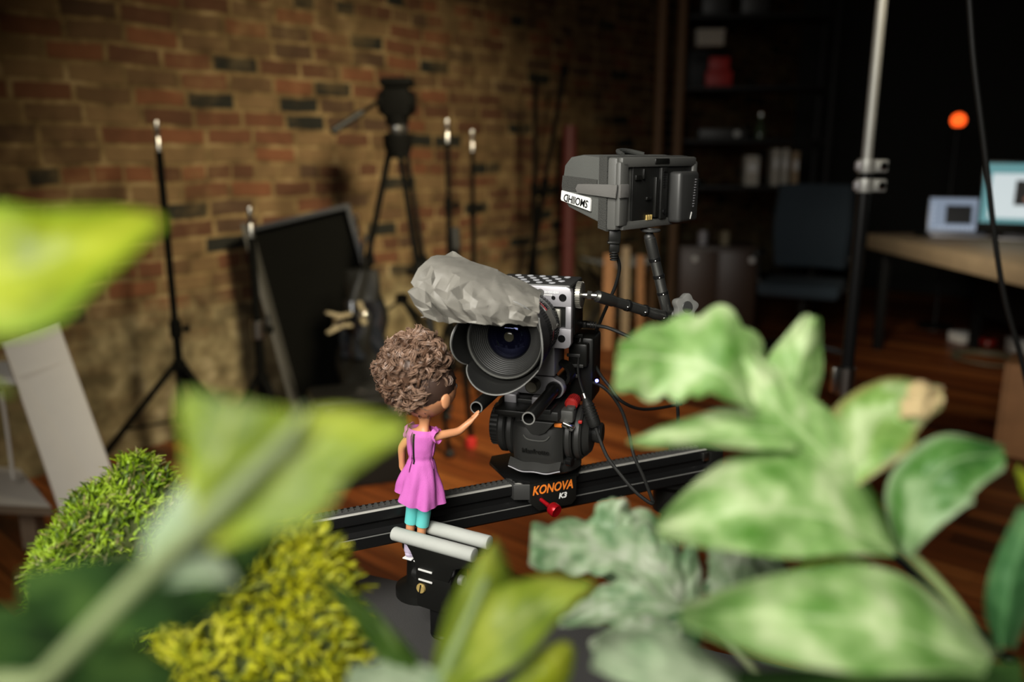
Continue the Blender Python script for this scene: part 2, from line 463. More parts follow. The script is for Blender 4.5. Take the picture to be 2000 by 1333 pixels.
M_['foam'] = pmat('pale_grey_foam', (.44, .455, .42), .8, bump=.1)
M_['table'] = pmat('black_table_top', (.070, .068, .066), .55, spec=.28, bump=.15, bscale=500)
M_['white_board'] = pmat('white_laminate', (.80, .76, .68), .6, var=.04)
M_['raw_edge'] = pmat('chipboard_edge', (.24, .17, .11), .85)
M_['wood'] = pmat('pale_wood', (.36, .26, .15), .6, var=.2, vscale=12)
M_['ply'] = pmat('worn_plywood', (.40, .19, .075), .7, var=.45, vscale=9)
M_['brown_pipe'] = pmat('brown_painted_pipe', (.16, .085, .035), .6)
M_['red_pipe'] = pmat('dark_red_paint', (.085, .014, .010), .6)
M_['blue_cloth'] = pmat('dark_blue_cloth', (.018, .030, .040), .9)
M_['paper'] = pmat('paper', (.48, .45, .38), .8)
M_['beige'] = pmat('beige_plastic', (.20, .165, .10), .55)
M_['pot'] = pmat('dark_pot', (.03, .028, .024), .7)
M_['stem'] = pmat('pale_green_stem', (.20, .27, .10), .6, var=.25)
M_['stem_grey'] = pmat('grey_green_stem', (.22, .26, .13), .6, var=.2)

# ------------------------------------------------------------------ the room (frame: x along the brick wall, y towards it)
RO = Vector((-1.51, 3.47, 0)); RYAW = 48.65
RM = frame(RO, RYAW)
def room_box(name, c, size, mat):
    b = B(); b.box((0, 0, 0), size)
    o = obj(name, b, mat)
    o.matrix_world = RM @ Matrix.Translation(c)
    o['kind'] = 'structure'
    return o
LX0, LX1, LY0, HT = -5.6, 6.5, -7.4, 3.5
cx, cy = (LX0 + LX1) / 2, LY0 / 2
fl = room_box('floor', (cx, cy, -.05), (LX1 - LX0, -LY0, .1), M_['floor'])
room_box('ceiling', (cx, cy, HT + .05), (LX1 - LX0, -LY0, .1), M_['ceil'])
room_box('wall_left', (cx, .15, HT / 2), (LX1 - LX0, .3, HT), M_['brick'])
room_box('wall_back', (LX1 + .1, cy, HT / 2), (.2, -LY0, HT), M_['darkwall'])
room_box('wall_right', (cx, LY0 - .1, HT / 2), (LX1 - LX0, .2, HT), M_['darkwall'])
room_box('wall_front', (LX0 - .1, cy, HT / 2), (.2, -LY0, HT), M_['darkwall'])
room_box('baseboard_back', (LX1 - .012, cy, .07), (.024, -LY0, .14), M_['black_matte'])
def R2(x, y, z): return RM @ Vector((x, y, z))

# two brown service pipes running up the brick wall, and the dark red one
def wall_pipe(px, Y, r, mat, top, label, name='service_pipe', group=None):
    p = at(px, 300, Y)
    t = thing(name, label, 'pipe', (p.x, p.y, 0), group=group)
    b = B(); b.cyl((0, 0, 0), (0, 0, top), r, n=16); obj('pipe_run', b, mat, t)
    for z in (.25, top * .48, top * .8):
        b = B(); b.lathe([(r * .98, 0), (r * 1.22, .004), (r * 1.22, .036), (r * .98, .04)], (0, 0, z), (0, 0, 1), 16); obj('collar', b, mat, t)
    return t
wall_pipe(1284, 6.05, .035, M_['brown_pipe'], HT - .01, 'left one of two brown pipes rising by the shelves')
wall_pipe(1322, 6.15, .035, M_['brown_pipe'], HT - .01, 'right one of two brown pipes, nearest the shelves')
wall_pipe(1112, 5.3, .045, M_['red_pipe'], 1.42, 'dark red post standing in front of the brick wall', name='metal_post')

# ------------------------------------------------------------------ light stands by the brick wall
def light_stand(px, ytop, Y, yhub, sections, label, leg=.42, rot=20, group='light stands along the brick wall', tip=True, r=.0155, knob=True, hubmat=None):
    T = at(px, ytop, Y); top = T.z
    hub = at(px, yhub, Y).z if yhub else .40
    t = thing('light_stand', label, 'stand', (T.x, T.y, 0), group=group)
    lo = max(.05, hub - .22)
    rr = r
    zs = [lo] + [hub + (top - hub) * s for s in sections] + [top - (.11 if tip else 0)]
    for i in range(len(zs) - 1):
        b = B(); b.cyl((0, 0, zs[i]), (0, 0, zs[i + 1]), rr, n=18, bev=.002); obj('tube', b, M_['bg_black'], t)
        if i < len(zs) - 2:
            b = B(); b.cyl((0, 0, zs[i + 1] - .035), (0, 0, zs[i + 1] + .035), rr * 1.45, n=18, bev=.004); c = obj('collar', b, hubmat or M_['bg_black'], t)
            if knob:
                b = B(); b.cyl((rr, 0, zs[i + 1]), (rr + .03, 0, zs[i + 1]), .006, n=10); b.cyl((rr + .028, -.006, zs[i + 1] - .012), (rr + .028, .006, zs[i + 1] + .012), .012, n=12)
                obj('knob', b, M_['bg_black'], c)
        rr *= .86
    if tip:
        b = B(); b.lathe([(0, 0), (.0095, 0), (.0095, .045), (.0065, .050), (.0065, .058), (.0090, .063), (.0090, .105), (.0075, .11), (0, .11)], (0, 0, top - .11), (0, 0, 1), 18)
        obj('spigot', b, M_['steel'], t)
    b = B(); b.cyl((0, 0, hub - .02), (0, 0, hub + .02), .026, n=18, bev=.004); obj('leg_hub', b, M_['bg_black'], t)
    b = B(); b.cyl((0, 0, lo - .015), (0, 0, lo + .02), .024, n=18, bev=.004); obj('brace_hub', b, M_['bg_black'], t)
    for k in range(3):
        a = math.radians(rot + 120 * k)
        d = Vector((math.cos(a), math.sin(a), 0))
        b = B(); b.obox(d * .022 + Vector((0, 0, hub)), d * leg + Vector((0, 0, .018)), .027, .018, bev=.002); l = obj('leg', b, M_['bg_black'], t)
        b = B(); b.ball(d * (leg + .005) + Vector((0, 0, .016)), .016, 12, 8); obj('foot', b, M_['rubber'], l)
        b = B(); b.obox(d * .02 + Vector((0, 0, lo)), (d * (leg * .55) + Vector((0, 0, hub * .49))), .014, .006); obj('brace', b, M_['bg_black'], t)
    return t
light_stand(305, 236, 3.12, 715, (.16,), 'tall black light stand furthest left in front of the bricks', leg=.40, rot=215)
light_stand(487, 405, 3.0, 742, (.30,), 'short black light stand with silver tip and joint, beside the dark leaning board', leg=.24, rot=200, hubmat=M_['steel'], r=.017)
light_stand(873, 233, 4.05, 640, (.22, .60), 'black light stand right of the video tripod, the taller of a pair', leg=.16, rot=30)
light_stand(922, 254, 4.40, 650, (.25, .62), 'black light stand right of the video tripod, the shorter of a pair', leg=.16, rot=75)
light_stand(1046, 152, 4.85, 700, (.3, .62), 'upright black stand without a silver tip near the dark red post', leg=.32, rot=50, tip=False, r=.019)
light_stand(695, 420, 3.98, 760, (.3, .62), 'thin light stand with small silver tip behind the dark leaning board', leg=.15, rot=10, r=.012)
# boom arm leaning on its stand
p0 = at(1030, 640, 4.9); p1 = at(1102, 138, 5.0)
t = thing('boom_pole', 'black boom pole leaning against the upright stand near the dark red post', 'pole', (p0.x, p0.y, 0))
base = Vector((p0.x, p0.y, 0)); a0 = Vector((p0.x - .08, p0.y, .0)) - base; a1 = p1 - base
b = B(); b.cyl(a0, a0.lerp(a1, .62), .018, n=16); obj('lower_tube', b, M_['bg_black'], t)
b = B(); b.cyl(a0.lerp(a1, .6), a1, .014, n=16); obj('upper_tube', b, M_['bg_black'], t)
b = B(); b.cyl(a0.lerp(a1, .58), a0.lerp(a1, .64), .026, n=16, bev=.005); cc = obj('lock_collar', b, M_['bg_black'], t)
q = a0.lerp(a1, .61); b = B(); b.cyl(q, q + Vector((.06, -.02, .0)), .009, n=10); b.ball(q + Vector((.065, -.02, 0)), .018, 10, 8); obj('lock_knob', b, M_['bg_black'], cc)
b = B(); b.cyl(a1 - Vector((0, 0, .03)), a1 + Vector((.004, 0, .03)), .024, n=14, bev=.004); obj('end_clamp', b, M_['bg_black'], t)

# ------------------------------------------------------------------ video tripod with pan head
Y = 3.55
apex = at(776, 242, Y)
t = thing('video_tripod', 'black video tripod with fluid head and pan handle before the brick wall', 'tripod', (apex.x, apex.y, 0))
A = Vector((0, 0, apex.z))
def tl(px, py, Yd): return at(px, py, Yd) - Vector((apex.x, apex.y, 0))
feet = [tl(655, 800, 3.62), tl(875, 800, 3.40), tl(838, 790, 3.72)]
for i, f in enumerate([(-.34, .04), (.22, -.30), (.17, .20)]):
    foot = Vector((f[0], f[1], 0.02)); top = A + Vector((f[0] * .10, f[1] * .10, -.10))
    k1 = top.lerp(foot, .40); k2 = top.lerp(foot, .74)
    side = (foot - top).cross(Vector((0, 0, 1)))
    if side.length < 1e-4: side = Vector((1, 0, 0))
    side.normalize()
    b = B()
    for sgn in (-1, 1): b.cyl(top + side * .018 * sgn, k1 + side * .018 * sgn, .0095, n=12)
    l = obj('leg', b, M_['bg_black'], t)
    b = B(); b.obox(k1 - (k1 - top).normalized() * .035, k1 + (k1 - top).normalized() * .035, .066, .034, bev=.006); b.cyl(k1 + side * .03, k1 + side * .062, .014, n=12); obj('leg_lock', b, M_['bg_black'], l)
    b = B(); b.cyl(k1, k2, .0135, n=12); obj('middle_tube', b, M_['alu_black'], l)
    b = B(); b.obox(k2 - (k1 - top).normalized() * .03, k2 + (k1 - top).normalized() * .03, .05, .034, bev=.006); obj('leg_lock', b, M_['bg_black'], l)
    b = B(); b.cyl(k2, foot, .010, n=12); obj('lower_tube', b, M_['bg_black'], l)
    b = B(); b.ball(foot, (.022, .022, .02), 12, 8); obj('foot', b, M_['rubber'], l)
    ctr = Vector((0.0, -.02, A.z * .46))
    b = B(); b.obox(ctr, k2.lerp(k1, .25), .022, .012, bev=.002); obj('spreader_arm', b, M_['bg_black'], t)
b = B(); b.cyl((0, -.02, A.z * .46 - .02), (0, -.02, A.z * .46 + .02), .028, n=14, bev=.004); obj('spreader_hub', b, M_['bg_black'], t)
b = B(); b.lathe([(0, -.14), (.045, -.14), (.06, -.09), (.062, -.045), (.05, -.04), (0, -.04)], A, (0, 0, 1), 24); obj('leg_collar', b, M_['bg_black'], t)
b = B(); b.lathe([(0, -.04), (.042, -.04), (.046, -.03), (.046, -.012), (.04, -.004), (0, -.004)], A, (0, 0, 1), 24); obj('levelling_ring', b, M_['steel'], t)
hd = B(); hd.lathe([(0, -.004), (.046, -.004), (.050, .012), (.050, .03), (0, .03)], A, (0, 0, 1), 24)
hd.box(A + Vector((0, 0, .085)), (.115, .10, .12), .014)
h = obj('fluid_head', hd, M_['bg_black'], t)
b = B(); b.cyl(A + Vector((-.075, 0, .085)), A + Vector((.078, 0, .085)), .046, n=24, bev=.006); obj('drag_drum', b, M_['bg_black'], h)
b = B(); b.box(A + Vector((.005, 0, .165)), (.132, .12, .034), .006); obj('camera_plate', b, M_['bg_black'], h)
hp1 = at(648, 258, 3.42) - Vector((apex.x, apex.y, 0))
b = B(); b.cyl(A + Vector((-.07, -.02, .09)), hp1, .0085, n=12); ph = obj('pan_handle', b, M_['bg_black'], t)
dd = (hp1 - (A + Vector((-.07, -.02, .09)))).normalized()
b = B(); b.cyl(hp1 - dd * .16, hp1, .014, .016, n=14, bev=.004); obj('grip', b, M_['rubber'], ph)

# ------------------------------------------------------------------ dark panel leaning by the wall: deep black frame with glossy front
b0 = at(692, 790, 3.60); b0.z = 0
t = thing('leaning_board', 'large black board with a deep dark frame leaning near the bricks', 'board', (b0.x, b0.y, 0), yaw=10, pitch=0)
Rp = Euler((math.radians(-10), 0, math.radians(22)), 'XYZ').to_matrix()
def pp(x, y, z):
    v = Vector((x, y, z)); v = Euler((math.radians(-13), math.radians(-13), 0), 'XYZ').to_matrix() @ v
    return v + Vector((0, 0, .045))
def panel_prism(bb, poly, y0, y1):
    a = [bb.bm.verts.new(pp(x, y0, z)) for x, z in poly]; c = [bb.bm.verts.new(pp(x, y1, z)) for x, z in poly]
    n = len(poly); bb.bm.faces.new(a); bb.bm.faces.new(list(reversed(c)))
    for k in range(n): bb.bm.faces.new((a[(k + 1) % n], a[k], c[k], c[(k + 1) % n]))
Wp, Hp = .215, .97
b = B(); panel_prism(b, [(-Wp, 0), (Wp, 0), (Wp, Hp), (-Wp, Hp)], -.004, .012); obj('glossy_face', b, pmat('dark_board_face', (.0025, .0025, .002), .85, spec=.04), t)
b = B(); panel_prism(b, [(-Wp - .02, 0), (-Wp, 0), (-Wp, Hp), (-Wp - .02, Hp)], -.17, .03); obj('side_board', b, pmat('grey_side', (.045, .043, .036), .7), t)
b = B(); panel_prism(b, [(Wp, 0), (Wp + .02, 0), (Wp + .02, Hp), (Wp, Hp)], -.05, .03); obj('side_board', b, M_['black'], t)
b = B(); panel_prism(b, [(-Wp, Hp - .02), (Wp, Hp - .02), (Wp, Hp), (-Wp, Hp)], -.05, .03); obj('top_board', b, M_['black'], t)
b = B(); panel_prism(b, [(-Wp, 0), (Wp, 0), (Wp, .03), (-Wp, .03)], -.12, .03); obj('bottom_board', b, M_['black'], t)
b = B()
panel_prism(b, [(-Wp - .022, .50), (-Wp - .004, .53), (-Wp - .004, .57), (-Wp - .022, .54)], -.19, -.165); obj('side_strap', b, M_['black_matte'], t)

# shiny plastic wrapped equipment bag and its clamps
c = at(705, 640, 3.38)
t = thing('equipment_bag', 'black equipment bag stood on end with bright glints of shiny plastic', 'bag', (c.x, c.y, 0))
def bagf(u, v):
    a = u * 2 * PI; z = v * .78
    wv = (.085 + .012 * math.sin(a * 3 + z * 12) + .010 * math.sin(a * 5 - z * 21)) * (1 - .35 * max(0, v - .75) / .25)
    return Vector((math.cos(a) * wv * 1.05 + .03 * (v - .5), math.sin(a) * wv * .8, z))
b = B(); b.grid(bagf, 40, 26); b.box((0, 0, .012), (.14, .10, .02), .006); obj('bag_body', b, M_['black'], t)
def plast(u, v):
    a = PI * (1.22 + .62 * u); z = .42 + .24 * v
    wv = .092 + .016 * math.sin(a * 6 + z * 10) + .008 * math.sin(z * 40 + u * 9)
    return Vector((math.cos(a) * wv * 1.05 + .03 * (z / .78 - .5), math.sin(a) * wv * .8, z))
b = B(); b.grid(plast, 30, 24, thick=.002); obj('shiny_plastic', b, pmat('black_film', (.012, .014, .018), .10, spec=.9, coat=.6), t)
b = B(); b.tube([(.03, 0, .76), (.03, -.06, .86), (.05, -.05, .92), (.06, .03, .80)], .008, 8); obj('carry_strap', b, M_['black_matte'], t)
def spring_clamp(px, py, Y, rot, label):
    p = at(px, py, Y)
    t = thing('spring_clamp', label, 'clamp', p, yaw=rot, group='beige spring clamps')
    for s in (-1, 1):
        b = B(); b.prism([(0, 0), (.018, .012), (.05, .014), (.062, .022), (.060, .030), (.02, .026), (-.03, .042), (-.05, .046), (-.052, .036), (-.03, .028)], (0, -.011, 0), (1, 0, 0), (0, 0, s), (0, .022, 0), .002)
        obj('jaw', b, M_['beige'], t)
    b = B(); b.cyl((0, -.016, 0), (0, .016, 0), .014, n=14); obj('spring', b, M_['steel'], t)
    return t
spring_clamp(660, 628, 3.19, 40, 'left beige spring clamp on the front of the dark equipment bag')
spring_clamp(706, 615, 3.24, -70, 'right beige spring clamp on the front of the dark equipment bag')
c = at(695, 745, 3.05)
t = thing('gear_case', 'low dark gear case on the floor behind the doll', 'case', (c.x, c.y, 0), yaw=20)
b = B(); b.box((0, 0, .15), (.34, .24, .30), .02); obj('case_body', b, M_['black_matte'], t)
b = B(); b.box((0, -.0, .325), (.35, .25, .06), .02); obj('case_lid', b, M_['black'], t)
for x in (-.12, .12):
    b = B(); b.box((x, -.13, .30), (.04, .015, .05), .004); obj('latch', b, M_['grey_dark'], t)
b = B(); b.tube([(-.07, -.115, .19), (-.07, -.15, .19), (.07, -.15, .19), (.07, -.115, .19)], .009, 8, 4); obj('handle', b, M_['rubber'], t)

# thin pole with a red foot standing behind the doll's arm
p = on(920, 874, 0)
t = thing('monopod', 'thin black monopod with a red foot on the floor behind the rod tip', 'monopod', (p.x, p.y, 0))
b = B(); b.lathe([(0, 0), (.022, 0), (.026, .012), (.022, .045), (.014, .05), (0, .05)], (0, 0, 0), (0, 0, 1), 18); obj('foot', b, M_['red_paint'], t, label='red rubber foot')
b = B(); b.cyl((0, 0, .05), (-.03, .02, .42), .013, n=14); obj('lower_tube', b, M_['bg_black'], t)
b = B(); b.cyl((-.028, .019, .40), (-.06, .04, .92), .017, n=14); b.cyl((-.027, .018, .385), (-.031, .021, .435), .022, n=14, bev=.003); obj('upper_tube', b, M_['bg_black'], t)
b = B(); b.cyl((-.056, .037, .86), (-.061, .0405, .95), .022, n=14, bev=.004); obj('grip', b, M_['rubber'], t)

# ------------------------------------------------------------------ white shelf unit leaning at the left
s0 = on(165, 985, 0.0); s0.z = 0
t = thing('shelf_unit', 'white laminate shelf unit tipped over at the left by the bricks', 'shelf', (0, 0, 0))
# front side panel given by its corners, real boards 22 mm thick
Yd = 2.35
c_tl, c_tr, c_br, c_bl = at(4, 668, Yd + .03), at(112, 628, Yd + .10), at(222, 930, Yd + .02), at(112, 985, Yd - .08)
nrm = (c_tr - c_tl).cross(c_bl - c_tl).normalized()
if nrm.y < 0: nrm = -nrm
def board(name, pts, n, th, mat, par=t):
    b = B(); a = [b.bm.verts.new(p) for p in pts]; d = [b.bm.verts.new(p + n * th) for p in pts]
    k = len(pts); b.bm.faces.new(a); b.bm.faces.new(list(reversed(d)))
    for i in range(k): b.bm.faces.new((a[(i + 1) % k], a[i], d[i], d[(i + 1) % k]))
    return obj(name, b, mat, par)
# panel extends down to the floor hidden behind the moss
dn = (c_bl - c_tl); dn2 = (c_br - c_tr)
k = c_tl.z / -(dn.z); k2 = c_tr.z / -(dn2.z)
f_bl = c_tl + dn * k; f_br = c_tr + dn2 * k2
side = board('side_panel', [c_tl, c_tr, f_br, f_bl], nrm, .022, M_['white_board'])
board('raw_edge_strip', [c_tl - Vector((.004, 0, 0)), c_tl + Vector((0, 0, .001)), f_bl + Vector((0, 0, .001)), f_bl - Vector((.004, 0, 0))], nrm, .022, M_['raw_edge'], side)
back = Vector((-.85, -.10, 0))
def shelf(k, th=.022, depth=.9, left=-.55):
    a = c_tl.lerp(f_bl, k); d = c_tr.lerp(f_br, k)
    return [a, d, d + Vector((left, .12, -.05)), a + Vector((left, .12, -.05))]
sh = shelf(.15); board('shelf_board', sh, Vector((0, 0, -1)), .022, M_['white_board'])
sh = [at(101, 992, 2.27), at(40, 925, 2.66), at(-160, 960, 2.9), at(-160, 1125, 2.45)]
z0 = sh[0].z
sh = [Vector((p.x, p.y, z0 + (p.x - sh[0].x) * .10)) for p in sh]
bb = board('bottom_board', sh, Vector((0, 0, -1)), .026, M_['white_board'])
board('raw_edge_strip', [sh[0] + Vector((0, -.003, 0)), sh[3] + Vector((0, -.003, 0)), sh[3] + Vector((0, -.003, -.026)), sh[0] + Vector((0, -.003, -.026))], Vector((0, 1, 0)), .004, M_['raw_edge'], bb)
b = B(); b.tube([at(2, 762, 2.46), at(14, 840, 2.46), at(26, 935, 2.46)], .006, 8); obj('support_rod', b, M_['white_board'], t)
for (x, y) in ((60, 1000), (-60, 1010)):
    p = at(x, y, 2.45); b = B(); b.box((p.x, p.y, (z0 - .02) / 2), (.05, .05, max(.04, z0 - .03))); obj('plinth', b, M_['raw_edge'], t)

# ------------------------------------------------------------------ dark storage shelves far back with their contents
sp_ = at(1450, 400, 6.45)
SU = frame((sp_.x, sp_.y, 0), -6)
t = thing('storage_shelves', 'tall black storage shelves in the dark back of the room', 'shelves', (sp_.x, sp_.y, 0), yaw=-6)
SW, SD = .56, .19
levels = [.30, 1.00, 1.34, 1.72, 2.22]
for sx in (-1, 1):
    for sy in (-1, 1):
        b = B(); b.box((sx * SW, sy * SD, 1.3), (.035, .035, 2.6), .003); obj('post', b, M_['black_matte'], t)
for z in levels:
    b = B(); b.box((0, 0, z), (SW * 2 - .036, SD * 2 + .03, .028), .003); obj('shelf_board', b, M_['black_matte'], t)
def on_shelf(o_name, parts, x, z, label, cat, yaw=0, group=None, y=0.0):
    p = SU @ Vector((x, y, z))
    tt = thing(o_name, label, cat, p, yaw=-6 + yaw, group=group)
    for nm, bb, mt in parts: obj(nm, bb, mt, tt)
    return tt
def mug_parts(mat):
    b = B(); b.lathe([(0, 0), (.05, 0), (.052, .10), (.047, .10), (.045, .006), (0, .006)], (0, 0, 0), (0, 0, 1), 20); return b
b1 = B(); b1.box((0, 0, .055), (.19, .15, .11), .008); b2 = B(); b2.box((0, 0, .16), (.15, .10, .10), .006); b3 = B(); b3.tube([(-.06, 0, .21), (-.05, 0, .25), (.05, 0, .25), (.06, 0, .21)], .010, 8)
on_shelf('tool_box', [('lower_tray', b1, M_['red_paint']), ('upper_bin', b2, M_['red_paint']), ('handle', b3, M_['black'])], -.25, 1.735, 'small red tool box on the dark back shelves', 'box', y=-.08)
b1 = B(); b1.box((0, 0, .05), (.20, .16, .10), .004); b2 = B(); b2.box((0, 0, .105), (.21, .17, .02), .003)
on_shelf('shoe_box', [('box_body', b1, M_['paper']), ('box_lid', b2, M_['paper'])], -.33, 2.02 + .0, 'pale lidded carton lying on the black case, upper back shelves', 'box', y=-.09)
b1 = B(); b1.box((0, 0, .14), (.30, .2, .27), .01); b2 = B(); b2.tube([(-.05, -.1, .2), (-.05, -.13, .2), (.05, -.13, .2), (.05, -.1, .2)], .008, 8)
on_shelf('black_case', [('case_body', b1, M_['black_matte']), ('handle', b2, M_['rubber'])], -.36, 1.735, 'black case on the back shelves under the pale carton', 'case', y=.06)
for i, (x, w_, h_, a) in enumerate([(.03, .10, .22, 0), (.20, .045, .27, 0), (.27, .045, .27, 0), (.345, .045, .25, 0)]):
    b1 = B(); b1.box((0, 0, h_ / 2), (w_, .20, h_), .004); b2 = B(); b2.box((0, -.102, h_ * .6), (w_ * .7, .004, h_ * .3), .001)
    on_shelf('file_folder', [('cover', b1, M_['paper'] if i != 3 else M_['wood']), ('spine_label', b2, M_['white_print'])], x, 1.014, ['wide pale folder, leftmost on the back shelf', 'pale file folder second from left on the back shelf', 'pale file folder third from left on the back shelf', 'tan file folder at the right end of the back shelf'][i], 'folder', group='folders on the back shelf', y=-.06)
b1 = B(); b1.box((0, 0, .04), (.36, .2, .08), .008); b2 = B(); b2.cyl((.10, -.1, .04), (.10, -.115, .04), .025, n=16)
on_shelf('dark_player', [('housing', b1, M_['grey_dark']), ('dial', b2, M_['steel'])], -.2, 1.354, 'flat dark equipment box on the back shelf below the red box', 'device', y=-.06)
b1 = B(); b1.lathe([(0, 0), (.035, 0), (.04, .06), (.015, .12), (.015, .17), (0, .17)], (0, 0, 0), (0, 0, 1), 18); b2 = B(); b2.cyl((0, 0, .168), (0, 0, .19), .017, n=14)
on_shelf('glass_bottle', [('bottle_body', b1, pmat('green_glass', (.06, .09, .05), .12)), ('cap', b2, M_['steel'])], .08, 1.354, 'small dark bottle on the back shelf beside the flat box', 'bottle', y=-.09)
for i, x in enumerate((-.30, -.02)):
    b1 = B(); b1.box((0, 0, .12), (.2, .18, .24), .01); b2 = B(); b2.box((0, -.092, .15), (.1, .006, .05), .002)
    on_shelf('storage_bin', [('bin_body', b1, M_['grey_dark']), ('bin_label', b2, M_['paper'])], x, 2.234, ['left grey bin on the top back shelf', 'right grey bin on the top back shelf'][i], 'bin', group='bins on the top shelf', y=-.06)

# low wooden cabinet with round knob under the shelves, in front of them
cp = at(1400, 560, 5.55)
t = thing('low_cabinet', 'low dark brown cabinet with a bright round knob at the back', 'cabinet', (cp.x, cp.y, 0), yaw=-8)
ch = at(1400, 482, 5.55).z
b = B(); b.box((0, .18, ch / 2), (.52, .36, ch), .006); obj('carcass', b, pmat('dark_brown_wood', (.035, .018, .009), .5), t)
for s in (-1, 1):
    b = B(); b.box((s * .128, -.008, ch / 2), (.245, .018, ch - .06), .004); d = obj('door', b, pmat('brown_door', (.045, .022, .011), .45), t)
    b = B(); b.ball((s * .128 + (-.03 if s < 0 else .09), -.032, ch - .085), .022, 14, 10); obj('knob', b, M_['white_print'], d)
for i, x in enumerate((-.10, .05)):
    b1 = B(); b1.lathe([(0, 0), (.032, 0), (.034, .09), (.030, .09), (.028, .006), (0, .006)], (0, 0, 0), (0, 0, 1), 18)
    pc = frame((cp.x, cp.y, 0), -8) @ Vector((x, .12, ch))
    o = obj('drinking_cup', b1, M_['beige'] if i else M_['grey_metal']); o.location = pc
    tag(o, ['left grey cup on the low cabinet', 'right beige cup on the low cabinet'][i], 'cup', group='cups on the low cabinet')

# wooden stool legs region: leaning planks behind the camera rig
for i, (px, Yb, wd, ht, lab) in enumerate([(1188, 5.2, .07, .62, 'left pale plank leaning upright behind the small monitor cable'), (1222, 5.25, .05, .66, 'middle narrow plank leaning upright behind the monitor cable'), (1252, 5.3, .05, .60, 'right narrow plank leaning upright behind the monitor arm')]):
    p = at(px, 600, Yb)
    b = B(); b.box((0, 0, ht / 2), (wd, .022, ht), .002)
    o = obj('wood_plank', b, M_['ply'] if i != 1 else M_['wood']); o.location = (p.x, p.y, 0.003); o.rotation_euler = (math.radians(-5), 0, math.radians(8 * i - 6))
    tag(o, lab, 'plank', group='planks behind the camera')
p = at(1205, 505, 5.5)
t = thing('folding_stool', 'dark folding stool with pale blue grey seat behind the monitor', 'stool', (p.x, p.y, 0), yaw=15)
b = B(); b.grid(lambda u, v: Vector(((u - .5) * .42, (v - .5) * .3, p.z - .03 * math.sin(PI * u))), 16, 8, thick=.006); obj('seat', b, pmat('blue_grey_canvas', (.34, .38, .40), .85), t)
for sx in (-1, 1):
    for sy in (-1, 1):
        b = B(); b.cyl((sx * .20, sy * .14, p.z + .003), (-sx * .20, sy * .15, .012), .011, n=12); obj('leg', b, M_['black'], t)

# ------------------------------------------------------------------ office chair
cp = at(1570, 560, 4.9)
t = thing('office_chair', 'dark blue office chair in the shadow left of the desk', 'chair', (cp.x, cp.y, 0), yaw=-28)
def cush(u, v):
    x = (u - .5); z = (v - .5)
    return Vector((x * .42 * (1 - .12 * abs(z)), .05 * (4 * x * x) * -1 - .05 * math.cos(PI * z), z * .50))
b = B(); b.grid(lambda u, v: cush(u, v) + Vector((0, .17, .82)), 16, 16, thick=.05); obj('backrest', b, M_['blue_cloth'], t, angle=60)
b = B(); b.box((0, -.05, .47), (.46, .44, .08), .03); obj('seat', b, M_['blue_cloth'], t)
b = B(); b.tube([(0, .10, .42), (0, .24, .44), (0, .26, .60), (0, .20, .78)], .016, 8); obj('back_support', b, M_['black'], t)
b = B(); b.cyl((0, 0, .12), (0, 0, .44), .025, n=14); obj('gas_lift', b, M_['black'], t)
for s in (-1, 1):
    b = B(); b.tube([(s * .22, -.02, .45), (s * .27, -.02, .50), (s * .27, -.02, .64)], .012, 8); b.box((s * .27, -.04, .66), (.05, .24, .03), .01); obj('armrest', b, M_['black'], t)
for k in range(5):
    a = 2 * PI * k / 5; d = Vector((math.cos(a), math.sin(a), 0))
    b = B(); b.obox(d * .02 + Vector((0, 0, .12)), d * .29 + Vector((0, 0, .075)), .035, .03, bev=.006); l = obj('base_arm', b, M_['black'], t)
    b = B(); b.cyl(d * .29 + Vector((-.02, 0, .03)), d * .29 + Vector((.02, 0, .03)), .03, n=14, bev=.005); obj('caster', b, M_['rubber'], l)

# ------------------------------------------------------------------ desk with laptop and monitor
DZ = .745
q0 = on(1694, 456, DZ); q1 = on(2010, 522, DZ)
ed = (q1 - q0).normalized(); inn = Vector((-ed.y, ed.x, 0))
if inn.x < 0: inn = -inn
yawd = math.degrees(math.atan2(ed.y, ed.x))
LN = (q1 - q0).length + .5
t = thing('work_desk', 'pale wooden work desk with a thick edge at the right', 'desk', (q0.x, q0.y, 0), yaw=yawd)
sgn = 1 if (Vector((-math.sin(math.radians(yawd)), math.cos(math.radians(yawd)), 0)).dot(inn) > 0) else -1
b = B(); b.box((LN / 2, sgn * .40, DZ - .048), (LN, .80, .096), .008); obj('desk_top', b, M_['wood'], t)
for x in (.12, LN - .12):
    for y in (.08, .72):
        b = B(); b.box((x, sgn * y, (DZ - .096) / 2), (.05, .05, DZ - .096), .004); obj('leg', b, M_['black_matte'], t)
b = B(); b.box((LN / 2, sgn * .70, .45), (LN - .3, .018, .42)); obj('modesty_panel', b, M_['black_matte'], t)

# laptop, lid facing the viewer
lp = on(1866, 459, DZ)
tocam = math.degrees(math.atan2(-lp.x, lp.y))
t = thing('laptop', 'open silver laptop with a bright bluish screen on the wooden desk', 'laptop', (lp.x, lp.y, DZ), yaw=tocam + 8)
b = B(); b.box((0, -.10, .008), (.33, .22, .016), .004); base_ = obj('base', b, M_['grey_metal'], t)
b = B(); b.box((0, -.07, .0165), (.28, .10, .002)); obj('keyboard', b, M_['black'], base_)
lidM = Matrix.Translation((0, .012, .014)) @ Euler((math.radians(-14), 0, 0)).to_matrix().to_4x4()
b = B(); b.box((0, 0, .112), (.33, .008, .222), .003); bmesh.ops.transform(b.bm, matrix=lidM, verts=b.bm.verts); lid = obj('lid', b, M_['grey_metal'], t)
b = B(); b.box((0, -.0052, .114), (.315, .002, .205)); bmesh.ops.transform(b.bm, matrix=lidM, verts=b.bm.verts); obj('screen', b, emat('laptop_glow', (.34, .42, .55), .42), lid)
